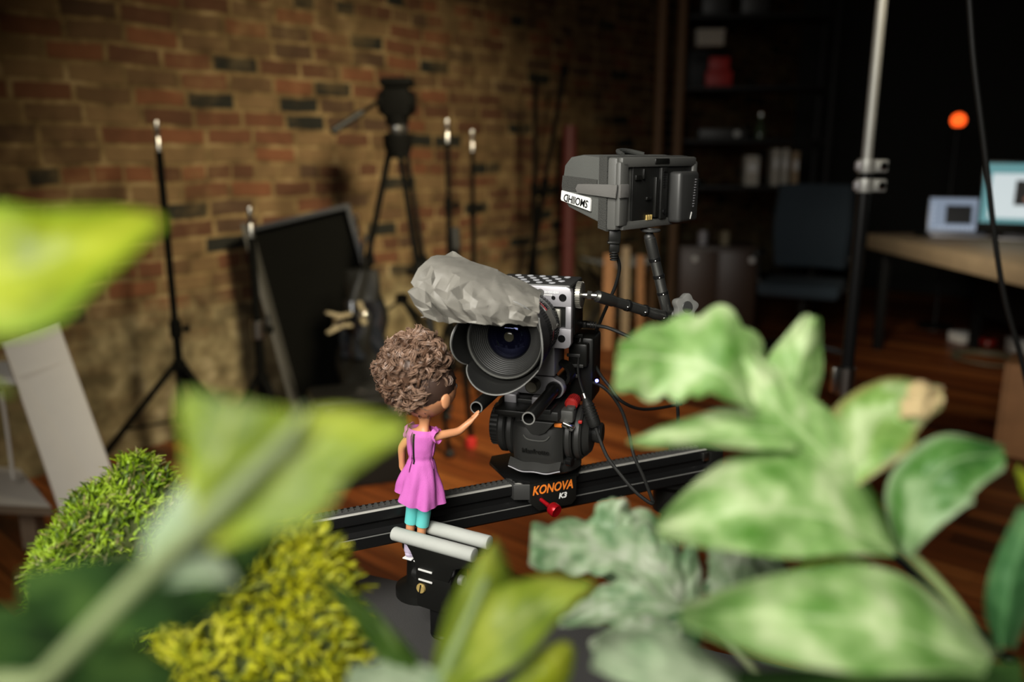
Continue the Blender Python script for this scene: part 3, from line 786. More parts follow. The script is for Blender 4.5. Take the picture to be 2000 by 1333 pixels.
b = B(); b.box((.01, -.0072, .113), (.15, .002, .12)); bmesh.ops.transform(b.bm, matrix=lidM, verts=b.bm.verts); obj('screen_image', b, pmat('dark_image', (.012, .014, .018), .4), lid)
b = B()
for k in range(9): b.box((-.105 + .026 * k, -.0072, .028), (.014, .002, .010))
for k in range(5): b.box((-.140, -.0072, .06 + .028 * k), (.012, .002, .012))
bmesh.ops.transform(b.bm, matrix=lidM, verts=b.bm.verts); obj('screen_icons', b, emat('icon_glow', (.55, .62, .75), .55), lid)

mp_ = on(1985, 470, DZ)
t = thing('desktop_monitor', 'large desktop monitor showing a small dark portrait on the wooden desk', 'monitor', (mp_.x, mp_.y, DZ), yaw=math.degrees(math.atan2(-mp_.x, mp_.y)) + 4)
mh = at(1985, 314, mp_.y).z - DZ
b = B(); b.box((0, .07, .006), (.20, .18, .012), .004); b.obox((0, .10, .01), (0, .05, mh * .55), .12, .012); obj('stand', b, M_['grey_metal'], t)
b = B(); b.box((.06, .02, mh - .215), (.56, .03, .43), .008); body = obj('housing', b, M_['black_gloss'], t)
b = B(); b.box((.06, .003, mh - .190), (.53, .004, .345)); obj('screen', b, emat('monitor_teal', (.115, .29, .31), .75), body)
b = B(); b.box((.07, -.001, mh - .205), (.47, .004, .26)); obj('screen_window', b, emat('monitor_page', (.62, .70, .72), .72), body)
b = B(); b.box((.06, -.005, mh - .185), (.20, .004, .145)); obj('screen_image', b, pmat('portrait_dark', (.012, .010, .010), .4), body)
b = B(); b.ball((.045, -.007, mh - .175), (.022, .003, .035), 14, 10); b.ball((.045, -.006, mh - .222), (.045, .002, .022), 14, 8); obj('screen_figure', b, emat('portrait_skin', (.35, .16, .10), .45), body)
# small speaker between laptop and monitor
p = on(1932, 460, DZ)
t = thing('desk_speaker', 'small brown speaker between laptop and large monitor', 'speaker', (p.x, p.y, DZ), yaw=-25)
b = B(); b.box((0, 0, .05), (.07, .07, .10), .006); obj('cabinet', b, M_['ply'], t)
b = B(); b.lathe([(0, .004), (.012, .002), (.026, .006), (.028, 0)], (0, -.036, .05), (0, -1, 0), 20); obj('cone', b, M_['black'], t)
p = on(1800, 462, DZ)
t = thing('computer_mouse', 'dark computer mouse on the desk left of the laptop', 'mouse', (p.x, p.y, DZ), yaw=20)
b = B(); b.ball((0, 0, .012), (.03, .05, .016), 16, 10); b.box((0, 0, .003), (.055, .095, .006), .002); obj('shell', b, M_['black'], t)
b = B(); b.cyl((-.004, -.02, .026), (.004, -.02, .026), .006, n=10); obj('scroll_wheel', b, M_['rubber'], t)

# red glowing lamp far back
p = at(1872, 235, 5.9)
t = thing('indicator_lamp', 'round glowing orange red lamp on a thin stand in the dark', 'lamp', (p.x, p.y, 0))
b = B(); b.lathe([(0, 0), (.13, 0), (.13, .015), (.02, .03), (.012, .05), (.012, p.z - .06), (.03, p.z - .055), (.03, p.z - .045), (0, p.z - .045)], (0, 0, 0), (0, 0, 1), 20); obj('stand', b, M_['black'], t)
b = B(); b.ball((0, 0, p.z), .048, 18, 12); obj('bulb', b, emat('orange_red_glow', (1.0, .10, .012), 1.6), t)
b = B(); b.lathe([(.012, -.062), (.026, -.058), (.028, -.042), (.012, -.046)], (0, 0, p.z), (0, 0, 1), 20); obj('socket', b, M_['black'], t)

# things on the dark floor at the right
def floor_item(name, px, py, label, cat, yaw, parts, group=None):
    p = on(px, py, 0)
    tt = thing(name, label, cat, (p.x, p.y, 0), yaw=yaw, group=group)
    for nm, bb, mt in parts: obj(nm, bb, mt, tt)
b1 = B(); b1.box((0, 0, .03), (.14, .12, .06), .006); b2 = B(); b2.box((0, 0, .0625), (.146, .126, .012), .003)
floor_item('small_carton', 1880, 668, 'small white carton on the floor under the desk, left one', 'box', 15, [('carton_body', b1, M_['white_board']), ('carton_lid', b2, M_['white_print'])], 'white cartons on the floor')
b1 = B(); b1.box((0, 0, .04), (.18, .14, .08), .006); b2 = B(); b2.box((0, 0, .083), (.186, .146, .012), .003)
floor_item('small_carton', 2000, 690, 'larger white carton on the floor at the right edge', 'box', -10, [('carton_body', b1, M_['white_board']), ('carton_lid', b2, M_['white_print'])], 'white cartons on the floor')
for i, (x, y) in enumerate(((1910, 673), (1934, 676))):
    b1 = B(); b1.cyl((-.035, 0, .022), (.035, 0, .022), .022, n=18, bev=.003); b2 = B(); b2.cyl((-.037, 0, .022), (.037, 0, .022), .010, n=12)
    floor_item('tape_roll', x, y, ['left red tape roll on the dark floor between cartons', 'right red tape roll on the dark floor between cartons'][i], 'tape', 30 * i, [('tape', b1, M_['red_paint']), ('core', b2, M_['paper'])], 'red rolls on the floor')
p = on(1925, 706, 0)
b = B()
for k in range(4):
    r_ = .15 + .012 * k
    pts = [(math.cos(a * 2 * PI / 24) * r_, math.sin(a * 2 * PI / 24) * r_ * 1.05, .010 + .004 * k + .002 * math.sin(a)) for a in range(25)]
    b.tube(pts, .007, 8, 2)
o = obj('cable_coil', b, pmat('tan_cable', (.10, .085, .045), .6)); o.location = (p.x, p.y, 0)
tag(o, 'coiled tan cable lying on the dark floor at the right', 'cable')
# worn wooden crate standing at the right edge
p = on(1960, 890, 0)
t = thing('wooden_crate', 'worn reddish wooden crate standing on end at the right edge', 'crate', (p.x, p.y, 0), yaw=-38)
for (nm, c, s) in (('front_board', (.09, -.0, .20), (.24, .02, .40)), ('side_board', (-.03, .12, .20), (.02, .26, .40)), ('side_board', (.21, .12, .20), (.02, .26, .40)), ('top_board', (.09, .12, .39), (.22, .22, .018)), ('bottom_board', (.09, .12, .01), (.22, .22, .018))):
    b = B(); b.box(c, s, .003); obj(nm, b, M_['ply'], t)

# ------------------------------------------------------------------ chrome backdrop pole with clamp, right
Y = 2.1
pt = at(1690, 345, Y)
t = thing('backdrop_stand', 'tall steel stand pole with bright clamp right of the plant', 'stand', (pt.x, pt.y, 0))
b = B(); b.cyl((0, 0, pt.z - .03), (0, 0, 2.7), .0135, n=24); obj('upper_tube', b, M_['pole'], t)
b = B(); b.cyl((0, 0, .10), (0, 0, pt.z + .02), .0165, n=24); obj('lower_tube', b, M_['alu_black'], t)
for dz in (-.022, .026):
    b = B(); b.lathe([(.0165, -.017), (.0215, -.017), (.0225, -.013), (.0225, .013), (.0215, .017), (.0165, .017)], (0, 0, pt.z + dz), (0, 0, 1), 24, closed=True)
    b.box((.032, -.004, pt.z + dz), (.036, .022, .032), .004); c = obj('clamp_band', b, M_['pole'], t)
    b = B(); b.cyl((.036, -.014, pt.z + dz), (.036, -.022, pt.z + dz), .0095, n=16, bev=.002); obj('clamp_bolt', b, M_['chrome'], c)
    b = B(); b.box((-.022, -.006, pt.z + dz), (.014, .02, .022), .003); obj('clamp_hinge', b, M_['grey_metal'], c)
b = B(); b.cyl((0, 0, .62), (0, 0, .70), .022, n=20, bev=.004); b.box((-.03, -.004, .665), (.022, .02, .07), .004); obj('height_lock', b, M_['steel'], t)
b = B(); b.cyl((0, 0, .28), (0, 0, .34), .028, n=20, bev=.004); obj('leg_hub', b, M_['black'], t)
for k in range(3):
    a = math.radians(80 + 120 * k); d = Vector((math.cos(a), math.sin(a), 0))
    b = B(); b.obox(d * .02 + Vector((0, 0, .31)), d * .45 + Vector((0, 0, .02)), .024, .016, bev=.003); l = obj('leg', b, M_['alu_black'], t)
    b = B(); b.ball(d * .455 + Vector((0, 0, .018)), .018, 12, 8); obj('foot', b, M_['rubber'], l)

b = B()
pts = [at(1880, -190, 1.60), at(1893, 0, 1.60), at(1903, 130, 1.60), at(1924, 300, 1.60), at(1945, 480, 1.61), at(1964, 590, 1.62), at(1992, 690, 1.63), at(2012, 775, 1.64), at(2070, 1000, 1.66)]
e = Vector((pts[-1].x + .12, pts[-1].y + .03, .008)); pts += [Vector((e.x - .05, e.y, .18)), e, e + Vector((.25, .3, 0))]
pts = [Vector((pts[0].x - .02, pts[0].y, HT - .02))] + [Vector((pts[0].x - .01, pts[0].y, 2.4))] + pts
b.tube(pts, .0052, 10, 8)
tag(obj('hanging_cable', b, M_['rubber']), 'black cable hanging down in front of the desk at the right edge', 'cable')

# ================================================================== the camera rig
RL = at(984, 667, 0.86); RYW, RP = -17.3, 1.0
RF = frame(RL, RYW, RP)
def ring_teeth(b, y, r, h, wdt, n, axis=Vector((0, 1, 0)), o=Vector((0, 0, 0)), a0=0, a1=2 * PI):
    x = axis.orthogonal().normalized(); z = axis.cross(x)
    for k in range(n):
        a = a0 + (a1 - a0) * k / n
        d = x * math.cos(a) + z * math.sin(a); tng = axis.cross(d)
        M = Matrix((tng, axis, d)).transposed().to_4x4(); M.translation = o + axis * y + d * (r + h / 2)
        vs = bmesh.ops.create_cube(b.bm, size=1)['verts']
        bmesh.ops.transform(b.bm, matrix=M @ Matrix.Diagonal((2 * PI * r / n * .52, wdt, h, 1)), verts=vs)

t = thing('cinema_camera', 'grey box cinema camera with wide lens and petal hood on the fluid head', 'camera', RL, RYW, RP)
camera_thing = t
Yv = Vector((0, 1, 0))
# --- body: caged box
b = B(); b.box((.004, .122, .010), (.088, .056, .068), .004); body = obj('camera_body', b, M_['black'], t)
b = B(); b.prism([(-.046, .0225), (.0535, .0225), (.0535, .0400), (.0515, .0445), (.0470, .0465), (-.046, .0465)], (0, .088, 0), (1, 0, 0), (0, 0, 1), (0, .012, 0), .0012); obj('front_plate', b, M_['grey_metal'], t)
b = B(); b.prism([(-.046, -.0027), (.0535, -.0027), (.0535, -.0205), (.0515, -.0250), (.0470, -.0270), (-.046, -.0270)], (0, .088, 0), (1, 0, 0), (0, 0, 1), (0, .012, 0), .0012); obj('front_plate', b, M_['grey_metal'], t)
b = B(); b.box((.0500, .094, .0100), (.007, .012, .027), .001); obj('cage_post', b, M_['grey_metal'], t)
b = B(); b.box((.0350, .0935, .0085), (.0105, .008, .0225), .002); obj('port_cover', b, pmat('silver_cover', (.30, .29, .25), .4, metal=.4), t)
b = B(); b.box((.0440, .098, .0098), (.006, .006, .026), .001); obj('port_gap', b, M_['black_gloss'], t)
# threaded holes in the plates
for (x, z, r) in ((.0432, .0337, .0036), (.0322, .0331, .0019), (.0424, -.0149, .0036)):
    b = B(); b.lathe([(r * 1.25, -.0006), (r, -.0006), (r * .92, .0008), (r * .88, .006), (0, .006)], (x, .088, z), (0, 1, 0), 18); b.lathe([(0, -.0003), (r * .98, -.0003)], (x, .088, z), (0, 1, 0), 18); obj('threaded_hole', b, M_['black_gloss'], t)
# top cheese plate with rows of pale holes
b = B(); b.box((.004, .121, .0455), (.096, .064, .006), .0025); top = obj('top_plate', b, M_['grey_dark'], t)
hole_rim = pmat('hole_rim', (.62, .63, .66), .35, metal=.5)
for i in range(4):
    for j in range(6):
        x = -.034 + .0155 * j + (.0078 if i % 2 else 0); y = .098 + .0145 * i
        if x > .040: continue
        b = B(); b.lathe([(0, .0002), (.0030, .0002), (.0037, .0006), (.0042, .0002), (.0042, -.001)], (x, y, .0486), (0, 0, 1), 16); obj('plate_hole', b, hole_rim, top)
b = B()
for k in range(9): b.box((.0225 + .0019 * k, .0874, .0395), (.0012, .0006, .0022 if k % 3 else .0028))
for k in range(6): b.box((.0215 + .0017 * k, .0874, .0362), (.0011, .0006, .0015))
obj('printed_mark', b, M_['white_print'], t)
b = B(); b.lathe([(0, 0), (.0045, 0), (.0045, .0006), (0, .0006)], (.0165, .0874, .0385), (0, 1, 0), 20); obj('round_badge', b, M_['grey_plastic'], t)
# side port block, right hand
b = B(); b.box((.050, .128, .010), (.008, .044, .05), .002); obj('port_panel', b, M_['black'], t)
# --- lens
lens = None
b = B()
b.lathe([(.0260, .0185), (.0415, .0025), (.0420, 0), (.0432, .0006), (.0440, .003), (.0440, .014), (.0425, .015), (.0425, .018), (.0438, .019), (.0438, .040), (.0420, .042), (.0395, .058), (.0392, .062), (.0365, .064), (.0365, .090), (.0, .090)], (0, 0, 0), Yv, 72)
lens = obj('lens', b, M_['black'], t, angle=25)
b = B()
prof = [(.0405, .0030)]
for k in range(9):
    r = .0395 - .0016 * k; y = .0042 + .00155 * k
    prof += [(r, y), (r - .0004, y + .0012), (r - .0012, y + .0013)]
prof += [(.0248, .0186), (.0246, .0200)]
b.lathe(prof, (0, 0, 0), Yv, 72); obj('ribbed_bezel', b, pmat('ribbed_black', (.014, .014, .013), .40, spec=.4), lens, angle=15)
gm = bpy.data.materials.new('coated_glass'); gm.use_nodes = True
p_ = gm.node_tree.nodes['Principled BSDF']; p_.inputs['Base Color'].default_value = (.002, .002, .005, 1); p_.inputs['Roughness'].default_value = .03
p_.inputs['Specular IOR Level'].default_value = .5; p_.inputs['Coat Weight'].default_value = .35; p_.inputs['Coat Roughness'].default_value = .02; p_.inputs['Specular Tint'].default_value = (.15, .22, .7, 1)
p_.inputs['Transmission Weight'].default_value = .0
gm.node_tree.nodes['Principled BSDF'].inputs['Coat Tint'].default_value = (.5, .6, 1, 1)
b = B(); b.lathe([(.0248, .0195)] + [(.0248 * math.cos(a), .0195 - .0105 * math.sin(a)) for a in [PI / 2 * k / 10 for k in range(1, 10)]] + [(0, .0090)], (0, 0, 0), Yv, 64); obj('front_glass', b, gm, lens, angle=180)
b = B(); b.lathe([(.0405, .0022), (.0415, .0004), (.0428, .0004), (.0436, .0022)], (0, 0, 0), Yv, 96); obj('front_rim', b, pmat('satin_rim', (.22, .22, .20), .28, metal=.7), lens)
b = B(); b.lathe([(.0425, .0148), (.0437, .0152), (.0437, .0176), (.0425, .018)], (0, 0, 0), Yv, 72); obj('chrome_ring', b, M_['steel'], lens)
b = B(); ring_teeth(b, .029, .0437, .0012, .018, 90); obj('focus_grip', b, M_['rubber'], lens)
b = B(); b.lathe([(.0388, .0588), (.0402, .0592), (.0402, .0612), (.0388, .0616)], (0, 0, 0), Yv, 72); obj('red_ring', b, M_['red'], lens, label='thin red ring')
b = B(); b.lathe([(.0365, .064), (.0388, .0645), (.0388, .071), (.0365, .0715)], (0, 0, 0), Yv, 72); ring_teeth(b, .0678, .0387, .0016, .006, 84); gr = obj('gear_ring', b, M_['black'], lens)
b = B(); ring_teeth(b, .0735, .0362, .0020, .0016, 64); obj('scale_marks', b, M_['white_print'], lens, label='row of white scale marks')
b = B(); b.lathe([(.0370, .078), (.0392, .079), (.0392, .087), (.0370, .088)], (0, 0, 0), Yv, 72); ring_teeth(b, .083, .0391, .0012, .007, 70); obj('mount_ring', b, M_['grey_dark'], lens)
b = B(); b.ball((.0395, .076, .0035), .0026, 10, 8); obj('lock_pin', b, M_['steel'], lens)
b = B()
for k in range(5): b.box((.0405 * math.cos(.35 + .12 * k), .052, .0405 * math.sin(.35 + .12 * k)), (.0018, .0018, .0045), rot=(0, -(.35 + .12 * k), 0))
obj('focal_marks', b, M_['white_print'], lens)
b = B(); b.grid(lambda u, v: Vector((.0428 * math.cos(.10 + .55 * u), .043 + .019 * v + .0018 * math.sin(u * 7), .0428 * math.sin(.10 + .55 * u))), 14, 6, thick=.0006); obj('tape_patch', b, M_['tape'], lens)
b = B(); b.ball((.0030, .0088, .0030), (.0056, .0014, .0056), 24, 16); obj('inner_element', b, pmat('amber_grey_glass', (.030, .028, .019), .12), lens)
# --- petal hood, long petals above and below, short ones at the sides
def hoodf(side):
    def f(u, v):
        a = 2 * PI * u
        sn = math.sin(a); s = abs(sn)
        if s < .57: ext = .001 + .026 * (1 - (s / .57) ** 2) ** .6
        elif sn < 0: ext = .001 + .036 * ((s - .57) / .43) ** .55
        else: ext = .001 + .012 * ((s - .57) / .43) ** .55
        bl = 1 if s > .57 else (s / .57) ** 3
        y = .018 + (-ext - .018) * v
        r = .0462 + .0030 * v + .0015 * (1 - bl) * v - side
        return Vector((math.cos(a) * r, y, math.sin(a) * r))
    return f
b = B()
nu, nv = 240, 10
b.grid(hoodf(0), nu, nv, uv=False); b.grid(hoodf(.0016), nu, nv, uv=False)
fo, fi = hoodf(0), hoodf(.0016)
for vv in (0, 1):
    ra = [b.bm.verts.new(fo(k / nu, vv)) for k in range(nu)]; rb = [b.bm.verts.new(fi(k / nu, vv)) for k in range(nu)]
    for k in range(nu): b.bm.faces.new((ra[k], ra[(k + 1) % nu], rb[(k + 1) % nu], rb[k]))
bmesh.ops.remove_doubles(b.bm, verts=b.bm.verts, dist=.00002)
hood = obj('lens_hood', b, pmat('satin_black_hood', (.011, .011, .010), .5, bump=.12, bscale=900, spec=.35), lens)
b = B(); b.tube([fo(k / 200, 1) + Vector((0, -.0003, 0)) for k in range(201)], .00075, 6, 1); obj('hood_rim', b, pmat('rim_grey', (.16, .16, .15), .45), hood)

# --- grey tape flag crumpled over the hood
def lerp3(a, b_, c, u):
    if u < .5: return a.lerp(b_, u * 2)
    return b_.lerp(c, u * 2 - 1)
Tt = (Vector((-.0690, .030, .0880)), Vector((-.0180, .034, .0720)), Vector((.0290, .050, .0480)))
Tf = (Vector((-.0850, -.012, .0860)), Vector((-.0280, -.022, .0700)), Vector((.0360, .014, .0470)))
Tb = (Vector((-.0900, -.036, .0560)), Vector((-.0290, -.048, .0470)), Vector((.0400, -.004, .0370)))
Tu = (Vector((-.0770, -.034, .0260)), Vector((-.0090, -.040, .0265)), Vector((.0385, -.004, .0240)))
rt = random.Random(5)
NU, NV = 20, 11
jit = {}
def tapef(u, v):
    i, j = round(u * NU), round(v * NV)
    k0 = (i, j)
    if k0 not in jit: jit[k0] = (rt.uniform(-.42, .42), rt.uniform(-.42, .42), rt.gauss(0, 1))
    ju, jv, jz = jit[k0]
    eu = 0 if i in (0, NU) else ju; ev = 0 if j in (0, NV) else jv
    u = u + eu / NU; v = v + ev / NV
    pts = [lerp3(*q, u) for q in (Tt, Tf, Tb, Tu)]
    s = v * 3; n_ = min(int(s), 2); k = s - n_
    g = lambda j_: pts[max(0, min(3, j_))]
    a, b_, c, d = g(n_ - 1), g(n_), g(n_ + 1), g(n_ + 2)
    p = .5 * ((2 * b_) + (c - a) * k + (2 * a - 5 * b_ + 4 * c - d) * k * k + (3 * b_ - a - 3 * c + d) * k ** 3)
    out = Vector((-.25 * (1 - u), -.75, .5)) if v > .25 else Vector((0, -.25, .9))
    amp = .0003 + .0042 * min(1, max(0, (v - .30) * 3))
    big = noise.noise(Vector((u * 5, v * 4, 3.3))) * 1.3
    p = p + out.normalized() * amp * (jz * .9 + big)
    if i == 0: p += Vector((.0018 * math.sin(j * 1.9), 0, 0))
    if j == NV: p.z += .0012 * math.sin(i * 1.3)
    if j == 0: p.z += .0008 * math.sin(i * .9) + (.003 if i < 2 else 0)
    return p
b = B(); b.grid(tapef, NU, NV)
bmesh.ops.triangulate(b.bm, faces=b.bm.faces)
bmesh.ops.subdivide_edges(b.bm, edges=b.bm.edges, cuts=2, use_grid_fill=True)
bmesh.ops.smooth_vert(b.bm, verts=[v for v in b.bm.verts if not v.is_boundary], factor=.12, use_axis_x=True, use_axis_y=True, use_axis_z=True)
b.bm.normal_update()
for v in b.bm.verts: v.co += v.normal * .00045 * noise.noise(v.co * 260)
bmesh.ops.recalc_face_normals(b.bm, faces=b.bm.faces)
solid(b.bm, list(b.bm.faces), .0006)
flag = obj('tape_flag', b, M_['tape'], None, angle=22)
flag.data.transform(RF)
tag(flag, 'crumpled grey tape flag shading the top of the lens hood', 'tape')

# --- rod support under the camera
t = thing('rod_support', 'grey and black baseplate with two short black rods beneath the camera', 'baseplate', RL, RYW, RP)
b = B(); b.box((.012, .130, -.0470), (.036, .050, .040), .002); obj('riser_block', b, M_['grey_metal'], t)
ZR = -.085
pl = B()
arc = [(.0276 + .0125 * math.cos(a), ZR + .0125 * math.sin(a)) for a in [math.radians(x) for x in range(75, -91, -15)]]
arl = [(-.0395 + .0125 * math.cos(a), ZR + .0125 * math.sin(a)) for a in [math.radians(x) for x in range(270, 104, -15)]]
pl.prism([(-.037, -.0690), (.026, -.0700)] + arc + [(.018, -.0935), (-.030, -.0935)] + arl, (0, .112, 0), (1, 0, 0), (0, 0, 1), (0, .014, 0), .0012)
plate = obj('rod_bracket', pl, M_['grey_metal'], t)
for x, y0 in ((.0276, .0), (-.0395, .0185)):
    b = B(); b.lathe([(.0058, y0 + .02), (.0060, y0), (.0072, y0), (.0076, y0 + .0008), (.0076, .205), (0, .205)], (x, 0, ZR), Yv, 32)
    rod = obj('support_rod', b, pmat('rod_black', (.040, .040, .038), .38, metal=.75), t)
    b = B(); b.lathe([(.0060, y0 - .0002), (.0074, y0 - .0002), (.0076, y0 + .001), (.0060, y0 + .001)], (x, 0, ZR), Yv, 32, closed=True); obj('rod_end_rim', b, M_['edge'], rod)
    b = B(); b.lathe([(.0078, .107), (.0098, .107), (.0100, .109), (.0100, .112), (.0078, .112)], (x, 0, ZR), Yv, 28, closed=True); obj('rod_bushing', b, M_['black'], plate)
b = B(); b.cyl((.0030, .112, -.0800), (.0030, .096, -.0800), .0080, n=28, bev=.0015); ring_teeth(b, .002, .0080, .0005, .012, 36, axis=Vector((0, -1, 0)), o=Vector((.0030, .106, -.0800))); obj('bracket_thumbscrew', b, pmat('nickel_knob', (.30, .28, .22), .35, metal=.8), plate)
b = B(); b.box((-.004, .140, -.1000), (.060, .09, .010), .002); b.box((-.010, .085, -.1025), (.045, .05, .006), .001); obj('dovetail_plate', b, M_['black'], t)
b = B(); b.box((.012, .096, -.0960), (.014, .012, .012), .002); obj('plate_clamp', b, M_['grey_metal'], t)
b = B(); b.box((-.022, .098, -.0960), (.016, .014, .014), .002); obj('plate_clamp', b, M_['grey_metal'], t)
# electronics box on the rods behind, with blue light and red knob
b = B(); b.box((.052, .178, -.070), (.030, .05, .084), .004); b.box((.050, .150, -.048), (.024, .02, .03), .003); box_ = obj('power_box', b, M_['black'], t)
for k in range(3):
    b = B(); b.box((.045 + .004 * (k % 2), .1395, -.048 - .013 * k), (.017, .002, .0042), .0006); obj('box_label_plate', b, M_['grey_dark'], box_)
b = B(); b.ball((.0735, .146, -.0800), .0022, 12, 8); obj('status_light', b, emat('blue_led', (.12, .13, 1.0), 9), box_, label='tiny glowing blue light')
b = B(); b.cyl((.047, .142, -.105), (.047, .118, -.105), .0075, n=18, bev=.002); ring_teeth(b, -.13, .0074, .0008, .018, 22, axis=Vector((0, -1, 0)), o=Vector((.047, 0, -.105))); obj('red_knob', b, M_['red_paint'], box_, label='ribbed red knob')
b = B(); b.lathe([(.012, 0), (.016, 0), (.016, .014), (.012, .014)], (.030, .125, -.070), (.3, 1, .05), 22, closed=True); obj('side_ring_clamp', b, M_['black'], t)

# ================================================================== fluid head under it
HL = Vector((.045, 1.0, .8585)); HY = -17.3
t = thing('fluid_head', 'black video fluid head with ribbed knob carrying the camera on the slider', 'tripod head', HL, HY)
Xv = Vector((1, 0, 0))
b = B(); b.lathe([(0, 0), (.038, 0), (.041, .003), (.041, .015), (.038, .018), (0, .018)], (.004, 0, 0), (0, 0, 1), 48); obj('pan_base', b, M_['head'], t)
# central yoke: curved front shell
def shell(u, v):
    x = -.033 + .064 * u; z = .017 + .062 * v
    y = -.046 + .010 * (2 * u - 1) ** 4 - .006 * math.sin(PI * v) + (.018 * max(0, v - .75) / .25)
    return Vector((x, y, z))
b = B(); b.grid(shell, 24, 20, thick=-.004); b.box((-.001, -.004, .048), (.062, .074, .060), .006); yoke = obj('head_body', b, M_['head'], t)
b = B(); b.prism([(-.020, .075), (.024, .075), (.012, .0605), (.004, .057), (-.006, .058)], (0, -.0565, 0), (1, 0, 0), (0, 0, 1), (0, .02, 0), .0015); obj('level_housing', b, M_['head'], yoke)
b = B(); b.tube([(-.016, -.0528, .055), (-.010, -.0532, .0495), (.010, -.0532, .0495), (.017, -.0528, .056)], .0009, 6, 3); obj('raised_line', b, M_['grey_plastic'], yoke)
def lip(u, v):
    x = -.034 + .066 * u
    return Vector((x, -.048 - .009 * v - .002 * math.sin(PI * u), .020 - .007 * v - .0035 * math.sin(PI * u) + .001 * math.cos(4 * PI * u)))
b = B(); b.grid(lip, 30, 4, thick=.004); obj('front_lip', b, M_['head'], yoke)
b = B(); b.tube([lip(k / 20, 1) + Vector((0, -.0008, .0)) for k in range(21)], .0008, 6, 2); obj('lip_edge', b, M_['grey_metal'], yoke)
text('embossed_name', 'Manfrotto', .0082, M_['black'], yoke, plane_M((-.001, -.0530, .0345), (1, 0, 0), (0, -.05, 1)), depth=.0006, bold=.00012, space=1.02)
for (x0, x1, rr, nm, mt) in ((-.034, -.044, .0365, 'left_drum', M_['head']), (-.0455, -.0560, .0345, 'left_drum', M_['head']), (.031, .0405, .0365, 'right_drum', M_['head']), (.042, .052, .0345, 'right_drum', M_['head'])):
    b = B(); b.cyl((x0, -.006, .050), (x1, -.006, .050), rr, n=56, bev=.0025); obj('side_drum', b, mt, t)
b = B(); b.cyl((-.056, -.006, .050), (-.0690, -.006, .050), .0265, .0245, n=40, bev=.002); ring_teeth(b, -.0, .0252, .0022, .010, 30, axis=Vector((-1, 0, 0)), o=Vector((-.0620, -.006, .050))); obj('friction_knob', b, M_['head'], t)
b = B(); b.cyl((.052, -.004, .050), (.060, -.004, .050), .031, .027, n=40, bev=.002); obj('side_cap', b, M_['head'], t)
b = B(); b.cyl((.052, .004, .047), (.072, .004, .047), .0115, .0135, n=26, bev=.002); obj('handle_rosette', b, M_['head'], t)
b = B(); b.cyl((.036, -.040, .022), (.044, -.042, .022), .006, n=14, bev=.001); obj('lock_lever', b, M_['black_gloss'], t)
# quick release platform on top
b = B(); b.box((-.006, -.004, .0835), (.070, .11, .012), .002); b.box((-.006, -.004, .0905), (.054, .12, .006), .001); plat = obj('quick_release_plate', b, M_['head'], t)
b = B(); b.box((-.004, -.040, .0945), (.030, .045, .002), .0004); obj('plate_strip', b, M_['grey_plastic'], plat)
for y in (-.032, -.046): 
    b = B(); b.box((-.004, y, .0957), (.012, .006, .0012), .0004); obj('strip_slot', b, M_['black_gloss'], plat)
b = B(); b.ball((-.041, -.034, .088), (.013, .018, .010), 16, 10); b.box((-.047, -.046, .0825), (.016, .016, .008), .002); obj('release_button', b, M_['grey_plastic'], plat)
b = B(); b.box((.030, -.034, .0800), (.028, .020, .016), .003); b.cyl((.039, -.034, .088), (.039, -.034, .091), .0055, n=16); lk = obj('side_lock', b, M_['grey_plastic'], plat)
b = B(); b.box((.038, -.044, .0690), (.016, .010, .007), .002, rot=(0, .4, 0)); obj('lock_tab', b, M_['chrome'], lk)
b = B(); b.box((.026, -.0455, .0690), (.010, .004, .005), .001); obj('orange_tab', b, M_['orange'], lk)
b = B(); b.box((.052, -.040, .0740), (.005, .004, .004), .001); obj('red_tab', b, M_['red_paint'], lk)

# ================================================================== slider rail and carriage
SL = Vector((.0389, 1.0222, .845)); SY = 25.2
t = thing('slider_rail', 'long black slider rail with bright edge running across behind the doll', 'slider', SL, SY)
x0, x1 = -.47, .24
prof = [(-.045, -.003), (-.044, 0), (-.0385, 0), (-.0375, -.002), (-.028, -.002), (-.027, -.022), (.030, -.028), (.040, -.027), (.045, -.030), (.045, -.042), (.040, -.046), (-.040, -.046), (-.045, -.042), (-.045, -.027), (-.041, -.022), (-.041, -.015), (-.045, -.011)]
b = B(); b.prism([(y, z) for y, z in prof], (x0, 0, 0), (0, 1, 0), (0, 0, 1), (x1 - x0, 0, 0)); rail = obj('rail', b, M_['alu_black'], t)
b = B(); b.box(((x0 + x1) / 2, -.0415, .0006), (x1 - x0 - .004, .0042, .0016), .0004); obj('bright_track', b, M_['track'], rail, label='bright polished track')
b = B(); b.box(((x0 + x1) / 2, -.0452, -.0290), (x1 - x0 - .01, .0010, .0012)); obj('edge_line', b, M_['edge'], rail)
b = B(); b.box(((x0 + x1) / 2, -.0325, .0002), (x1 - x0 - .02, .0075, .0050))
n = 96
for k in range(n): b.box((x0 + .012 + (x1 - x0 - .024) * k / (n - 1), -.0325, .0036), (.0030, .0072, .0022))
obj('toothed_belt', b, M_['teeth'], t, smooth=False)
for xx in (x0 - .012, x1 + .012):
    b = B(); b.box((xx, 0, -.024), (.024, .100, .046), .004); e = obj('end_plate', b, M_['black'], t)
    for sy in (-.036, .036):
        b = B(); b.cyl((xx, sy, -.047), (xx, sy, -.066), .009, .011, n=16, bev=.002); obj('rubber_foot', b, M_['rubber'], e)
b = B(); b.box((x1 - .006, -.0465, -.008), (.010, .004, .012), .001); obj('stop_screw', b, M_['steel'], t)
b = B(); b.box((-.185, -.0462, -.011), (.016, .0012, .0022), .0003); obj('scale_mark', b, M_['white_print'], rail)

